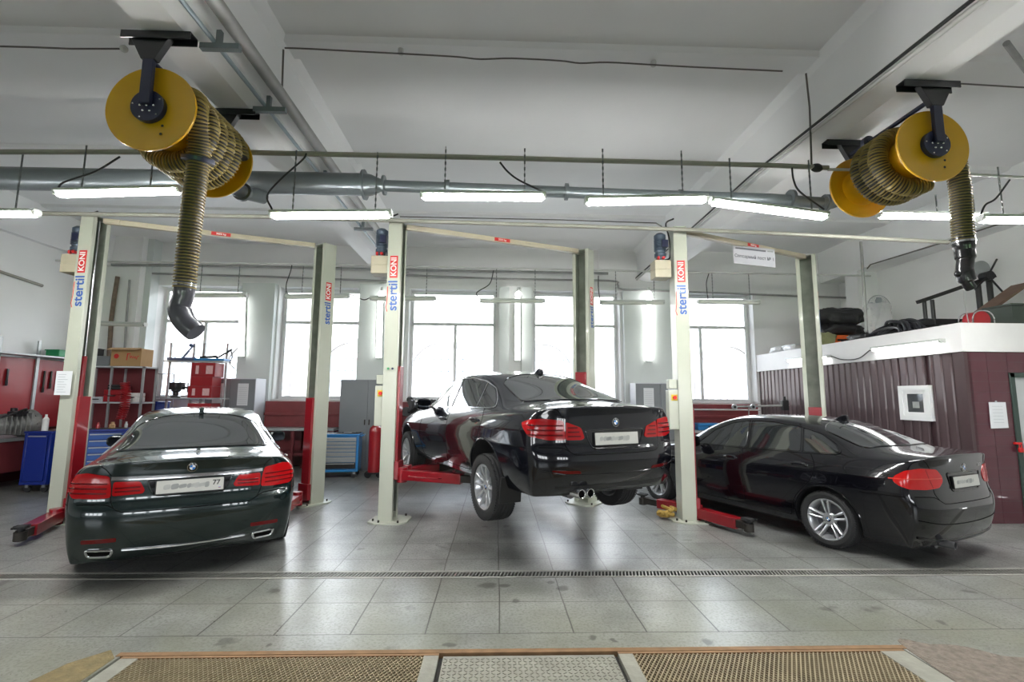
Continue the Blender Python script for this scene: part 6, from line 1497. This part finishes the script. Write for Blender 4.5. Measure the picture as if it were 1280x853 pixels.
# ---------------------------------------------------------------- things stored on the booth roof
RZ_ = BT
m_bag = M('black_bag_fabric', (.018, .018, .02), .55, var=.3, scale=9, bump=.6, bscale=14); m_or = M('orange_plastic', (.75, .13, .02), .4, var=.08); m_olive = M('olive_cloth', (.27, .28, .14), .85, var=.2, scale=9, bump=.4)
def lump(name, lb, cat, c, s, mat, seed=1, amp=.12, rz=0, seg=36, flat=.55, fold=0, group=None):
    """soft heap: a flattened squashed super-ellipsoid with folds"""
    rnd = random.Random(seed); ph = [rnd.uniform(0, 6.28) for _ in range(12)]; vs = []; fs = []; n = 16
    for i in range(n + 1):
        v = PI * i / n
        for k in range(seg):
            u = 2 * PI * k / seg; e = .6
            sg = lambda x, p: math.copysign(abs(x) ** p, x)
            x = sg(math.cos(u), e) * sg(math.sin(v), .7); y = sg(math.sin(u), e) * sg(math.sin(v), .7); z = sg(math.cos(v), .7)
            r = 1 + amp * (math.sin(3 * u + ph[0] + 2 * v) * .5 + math.sin(5 * u + ph[1]) * math.sin(3 * v + ph[2]) * .5 + math.sin(9 * x + ph[3]) * .25 + math.sin(11 * y + 7 * z + ph[4]) * .25)
            if fold: r += fold * math.sin(26 * (y * .8 + x * .3) + ph[5] + 2 * math.sin(4 * x)) * .5
            vs.append((x * r * s[0] / 2, y * r * s[1] / 2, max(-1, z * r) * s[2] / 2 + s[2] / 2))
    for i in range(n):
        for k in range(seg): l = (k + 1) % seg; fs.append((i * seg + k, (i + 1) * seg + k, (i + 1) * seg + l, i * seg + l))
    m = MB(); m.add(vs, fs); o = m.build(name, [mat], angle=180); o.location = c; o.rotation_euler = (0, 0, rz); return tag(o, lb, cat, group)
q = atX(1052, 416, 7.25)
lump('folded_bag', 'large black folded bag, uppermost of the pile behind the rear lift post', 'bag', (7.55, 10.3, RZ_ + .50), (1.10, .62, .40), m_bag, 3, .18, fold=.07)
lump('folded_bag', 'thin black bag under the large one on the booth roof', 'bag', (7.55, 10.3, RZ_ + .27), (1.0, .6, .27), m_bag, 5, .22, fold=.08)
T = case('plastic_toolbox', 'orange toolbox under the black bags on the booth roof', (7.55, 10.15, RZ_ + .001), (.62, .40, .27), m_or, 'toolbox')
m = MB(); m.box((0, -.205, .16), (.5, .02, .04)); m.box((-.15, -.21, .12), (.05, .02, .08)); m.box((.15, -.21, .12), (.05, .02, .08)); m.build('latch', [m_black], T)
lump('work_jacket', 'olive green jacket draped left of the orange toolbox', 'jacket', (6.98, 10.0, RZ_), (.42, .5, .30), m_olive, 9, .22, fold=.10)
for k, (x, y, s_) in enumerate(((6.92, 10.9, .34), (6.90, 11.35, .38), (7.2, 11.3, .3))): lump('plastic_sack', ('white plastic bag beside the olive jacket', 'white plastic bag nearest the back wall on the booth roof edge', 'white plastic bag behind the two others on the roof edge')[k], 'bag', (x, y, RZ_), (s_, s_ * 1.3, .16), M('white_plastic_film', (.75, .76, .78), .35, var=.05), 20 + k, .22, fold=.12)
m = MB()
for k in range(4): x = 7.3 + k * .14; m.tube(spline([(x, 10.85, RZ_ + .2), (x, 10.85, RZ_ + .78), (x - .05, 10.85, RZ_ + .86), (x - .12, 10.85, RZ_ + .84), (x - .14, 10.85, RZ_ + .93)], 4), .014, 6)
m.bar((7.2, 10.85, RZ_ + .55), (7.85, 10.85, RZ_ + .55), .03, .03); m.bar((7.2, 10.85, RZ_ + .02), (7.85, 10.85, RZ_ + .02), .05, .04)
tag(m.build('hook_rack', [m_bolt]), 'bent steel hooks standing up behind the black bags', 'hooks')
# fan in plastic
c = atY(1097, 384, 9.4); T = thing('pedestal_fan', 'grey fan wrapped in clear plastic standing on the booth roof', 'fan', (c.x, 9.4, RZ_)); h = c.z - RZ_; m = MB()
m.lathe([(.0, .03), (.17, .03), (.19, .02), (.19, 0)], seg=24); m.cyl((0, 0, .02), (0, 0, h), .02, 12); m.build('stand', [m_greyp], T)
m = MB(); R_ = .235
for k in range(40): a = k * 2 * PI / 40; m.tube(spline([(.04 * math.cos(a), -.10, h + .04 * math.sin(a)), (R_ * .6 * math.cos(a), -.10, h + R_ * .6 * math.sin(a)), (R_ * math.cos(a), -.04, h + R_ * math.sin(a)), (R_ * .6 * math.cos(a), .05, h + R_ * .6 * math.sin(a))], 3), .003, 4)
m.tube([(R_ * math.cos(k * PI / 20), -.04, h + R_ * math.sin(k * PI / 20)) for k in range(40)], .008, 6, closed=True); m.cyl((0, -.11, h), (0, -.09, h), .05, 20); m.build('guard', [m_gal], T)
m = MB()
for k in range(4):
    a = k * PI / 2; A = Vector((math.cos(a), 0, math.sin(a))); B = Vector((-math.sin(a), 0, math.cos(a))); pr = [(.03, -.03), (.12, -.09), (.19, -.08), (.20, .02), (.12, .06), (.03, .03)]
    m.prism(pr, -.005, .005, ((0, -.02, h), A, B, (0, 1, 0)))
m.cyl((0, .0, h), (0, .12, h), .06, 18); m.build('blade', [M('fan_blade_grey', (.25, .28, .32), .3, var=.05)], T)
def film():
    m = bpy.data.materials.new('clear_plastic_film'); m.use_nodes = True; nt = m.node_tree; b = nt.nodes['Principled BSDF']; b.inputs['Base Color'].default_value = (.9, .9, .9, 1); b.inputs['Roughness'].default_value = .2; t = nt.nodes.new('ShaderNodeBsdfTransparent'); x = nt.nodes.new('ShaderNodeMixShader'); x.inputs[0].default_value = .42
    nt.links.new(t.outputs[0], x.inputs[1]); nt.links.new(b.outputs[0], x.inputs[2]); nt.links.new(x.outputs[0], nt.nodes['Material Output'].inputs[0]); return m
rnd = random.Random(5); m = MB(); vs = []; n = 14; sg_ = 30
for i in range(n + 1):
    t = i / n; z = (h + .04) * (1 - t) + .02; r = .255 if t < .35 else .255 - (t - .35) * .16
    for k in range(sg_): a = 2 * PI * k / sg_; rr_ = r * (1 + .10 * math.sin(7 * a + t * 9) + .06 * math.sin(13 * a - t * 20)) ; vs.append((rr_ * math.cos(a), rr_ * math.sin(a) * .55, z))
m.add(vs, [(i * sg_ + k, i * sg_ + (k + 1) % sg_, (i + 1) * sg_ + (k + 1) % sg_, (i + 1) * sg_ + k) for i in range(n) for k in range(sg_)]); m.build('plastic_cover', [film()], T)
# heap of black cables
rnd = random.Random(6); m = MB()
for k in range(34):
    y0, y1 = rnd.uniform(7.55, 7.85), rnd.uniform(8.2, 8.55); x = 6.85 + rnd.uniform(0, .75); hh = rnd.uniform(.10, .34) * (1 - abs(x - 7.2) * .6)
    m.tube(spline([(x - .1, y0 - .05, RZ_ + .03), (x, y0 + .12, RZ_ + hh * .8), (x + rnd.uniform(-.1, .1), (y0 + y1) / 2, RZ_ + hh), (x + rnd.uniform(-.1, .15), y1 - .1, RZ_ + hh * .6), (x - .05, y1 + .1, RZ_ + .03)], 5), .024, 7)
tag(m.build('cable_heap', [M('black_rubber_cable', (.02, .021, .026), .4, var=.3)], None), 'heap of thick black cables lying on the booth roof edge', 'cables')
lump('wiring_loom', 'dark tangled wiring at the left end of the cable heap', 'cables', (6.88, 8.75, RZ_), (.25, .5, .12), m_bag, 31, .25, fold=.2)
case('hard_case', 'long black hard case behind the cable heap under the pipe frame', (7.75, 7.85, RZ_ + .001), (.85, .35, .25), m_black, 'case')
# pipe frame with a handwheel
T = thing('handwheel_stand', 'black pipe frame with a spoked handwheel on the booth roof', 'frame', (8.0, 8.0, RZ_)); l = Vector(T.location); m = MB(); Y = 8.0
for x0, yt, in ((1155, 376), (1165, 375), (1222, 354), (1236, 350)):
    a = atY(x0, yt, Y) - l; m.cyl((a.x, 0, 0), (a.x, 0, a.z), .042 if x0 > 1200 else .03, 14)
a = atY(1147, 378, Y) - l; b = atY(1243, 345, Y) - l; m.bar(a, b, .06, .06); m.build('frame', [m_black], T)
c = atY(1235, 345, Y - .12) - l; m = MB(); m.cyl(c - Vector((0, .05, 0)), c + Vector((0, .1, 0)), .08, 20)
for a in (1.0, 3.9, 5.4): m.cyl(c, c + Vector((math.cos(a), 0, math.sin(a))) * .36, .015, 8)
m.build('handwheel', [m_engb], T); m = MB(); c2 = atY(1228, 336, Y + .15) - l; m.cyl(c2, c2 + Vector((0, .06, 0)), .15, 28); m.build('disc', [m_gal], T)
T = thing('cable_reel', 'red cable reel with a bright wire handle at the front roof edge', 'cable reel', (7.28, 6.95, RZ_)); m = MB(); m.cyl((0, -.09, .10), (0, .09, .10), .13, 30); m.build('drum', [m_rb], T)
m = MB(); m.tube(spline([(-.17, -.11, 0), (-.16, -.11, .14), (-.08, -.11, .22), (.08, -.11, .22), (.16, -.11, .14), (.17, -.11, 0)], 5), .010, 8); m.tube(spline([(-.17, .11, 0), (-.16, .11, .14), (-.08, .11, .22), (.08, .11, .22), (.16, .11, .14), (.17, .11, 0)], 5), .010, 8); m.build('handle', [m_rodm], T)
T = thing('metal_crate', 'dark green metal crate at the right edge of the booth roof', 'crate', (7.85, 6.95, RZ_)); m = MB(); m.b2(-.22, .6, -.2, .2, 0, .30); m.b2(-.24, .6, -.22, .22, .30, .33); m.build('shell', [M('dark_green_metal', (.05, .065, .055), .5, .2, var=.3)], T, bevel=.006); m = MB(); m.b2(-.02, .02, -.23, -.20, .18, .32); m.build('latch', [m_gal], T)
m = MB(); a = Vector((7.45, 7.42, RZ_ + .03)); b = Vector((8.6, 7.42, RZ_ + .79)); m.bar(a, b, .30, .04); tag(m.build('wooden_board', [M('brown_board', (.16, .10, .07), .7, var=.3, scale=6)], bevel=.004), 'brown board leaning behind the dark green crate', 'board')
lump('grey_cloth', 'grey cloth lying between the red reel and the black case', 'cloth', (7.55, 7.3, RZ_), (.5, .35, .12), M('grey_cloth', (.35, .34, .33), .85, var=.2, scale=9), 41, .2, fold=.1)
pipe('pull_cord', 'thin white cord hanging from the black nozzle to the booth roof', [tuple(atY(1204, 362, 4.3)), tuple(atY(1207, 385, 5.4)), (6.95, 6.75, RZ_ + .01)], .005, m_wt, 'cord')

# ---------------------------------------------------------------- light and world
w = bpy.data.worlds.new('world'); bpy.context.scene.world = w; w.use_nodes = True
nt = w.node_tree; bg = nt.nodes['Background']; bg.inputs[1].default_value = WORLD
tc = nt.nodes.new('ShaderNodeTexCoord'); sp = nt.nodes.new('ShaderNodeSeparateXYZ'); rp = nt.nodes.new('ShaderNodeValToRGB')
nt.links.new(tc.outputs['Generated'], sp.inputs[0]); nt.links.new(sp.outputs['Z'], rp.inputs[0]); nt.links.new(rp.outputs[0], bg.inputs[0])
rp.color_ramp.elements[0].position = 0; rp.color_ramp.elements[0].color = (.93, .95, .96, 1); rp.color_ramp.elements[1].position = .6; rp.color_ramp.elements[1].color = (.78, .87, 1., 1)
def portal(c, sx, sz, rx):
    l = bpy.data.lights.new('daylight_opening', 'AREA'); l.shape = 'RECTANGLE'; l.size = sx; l.size_y = sz; l.cycles.is_portal = True
    o = bpy.data.objects.new('daylight_opening', l); COL.objects.link(o); o.location = c; o.rotation_euler = (rx, 0, 0)
for a, b in WIN: portal(((a + b) / 2, YB + .48, 3.0), b - a, 2.8, -PI / 2)
for a, b in gates: portal(((a + b) / 2, YF - .28, 2.0), b - a, 1.4, PI / 2)
sc_ = bpy.context.scene; vs = sc_.view_settings; vs.view_transform = 'Standard'; vs.look = 'None'; vs.gamma = 1; vs.use_curve_mapping = False; vs.exposure = EXPO
sc_.cycles.use_denoising = True; sc_.cycles.max_bounces = 8; sc_.cycles.diffuse_bounces = 5; sc_.cycles.glossy_bounces = 4; sc_.cycles.transparent_max_bounces = 8; sc_.cycles.sample_clamp_indirect = 8
sc_.cycles.caustics_reflective = False; sc_.cycles.caustics_refractive = False
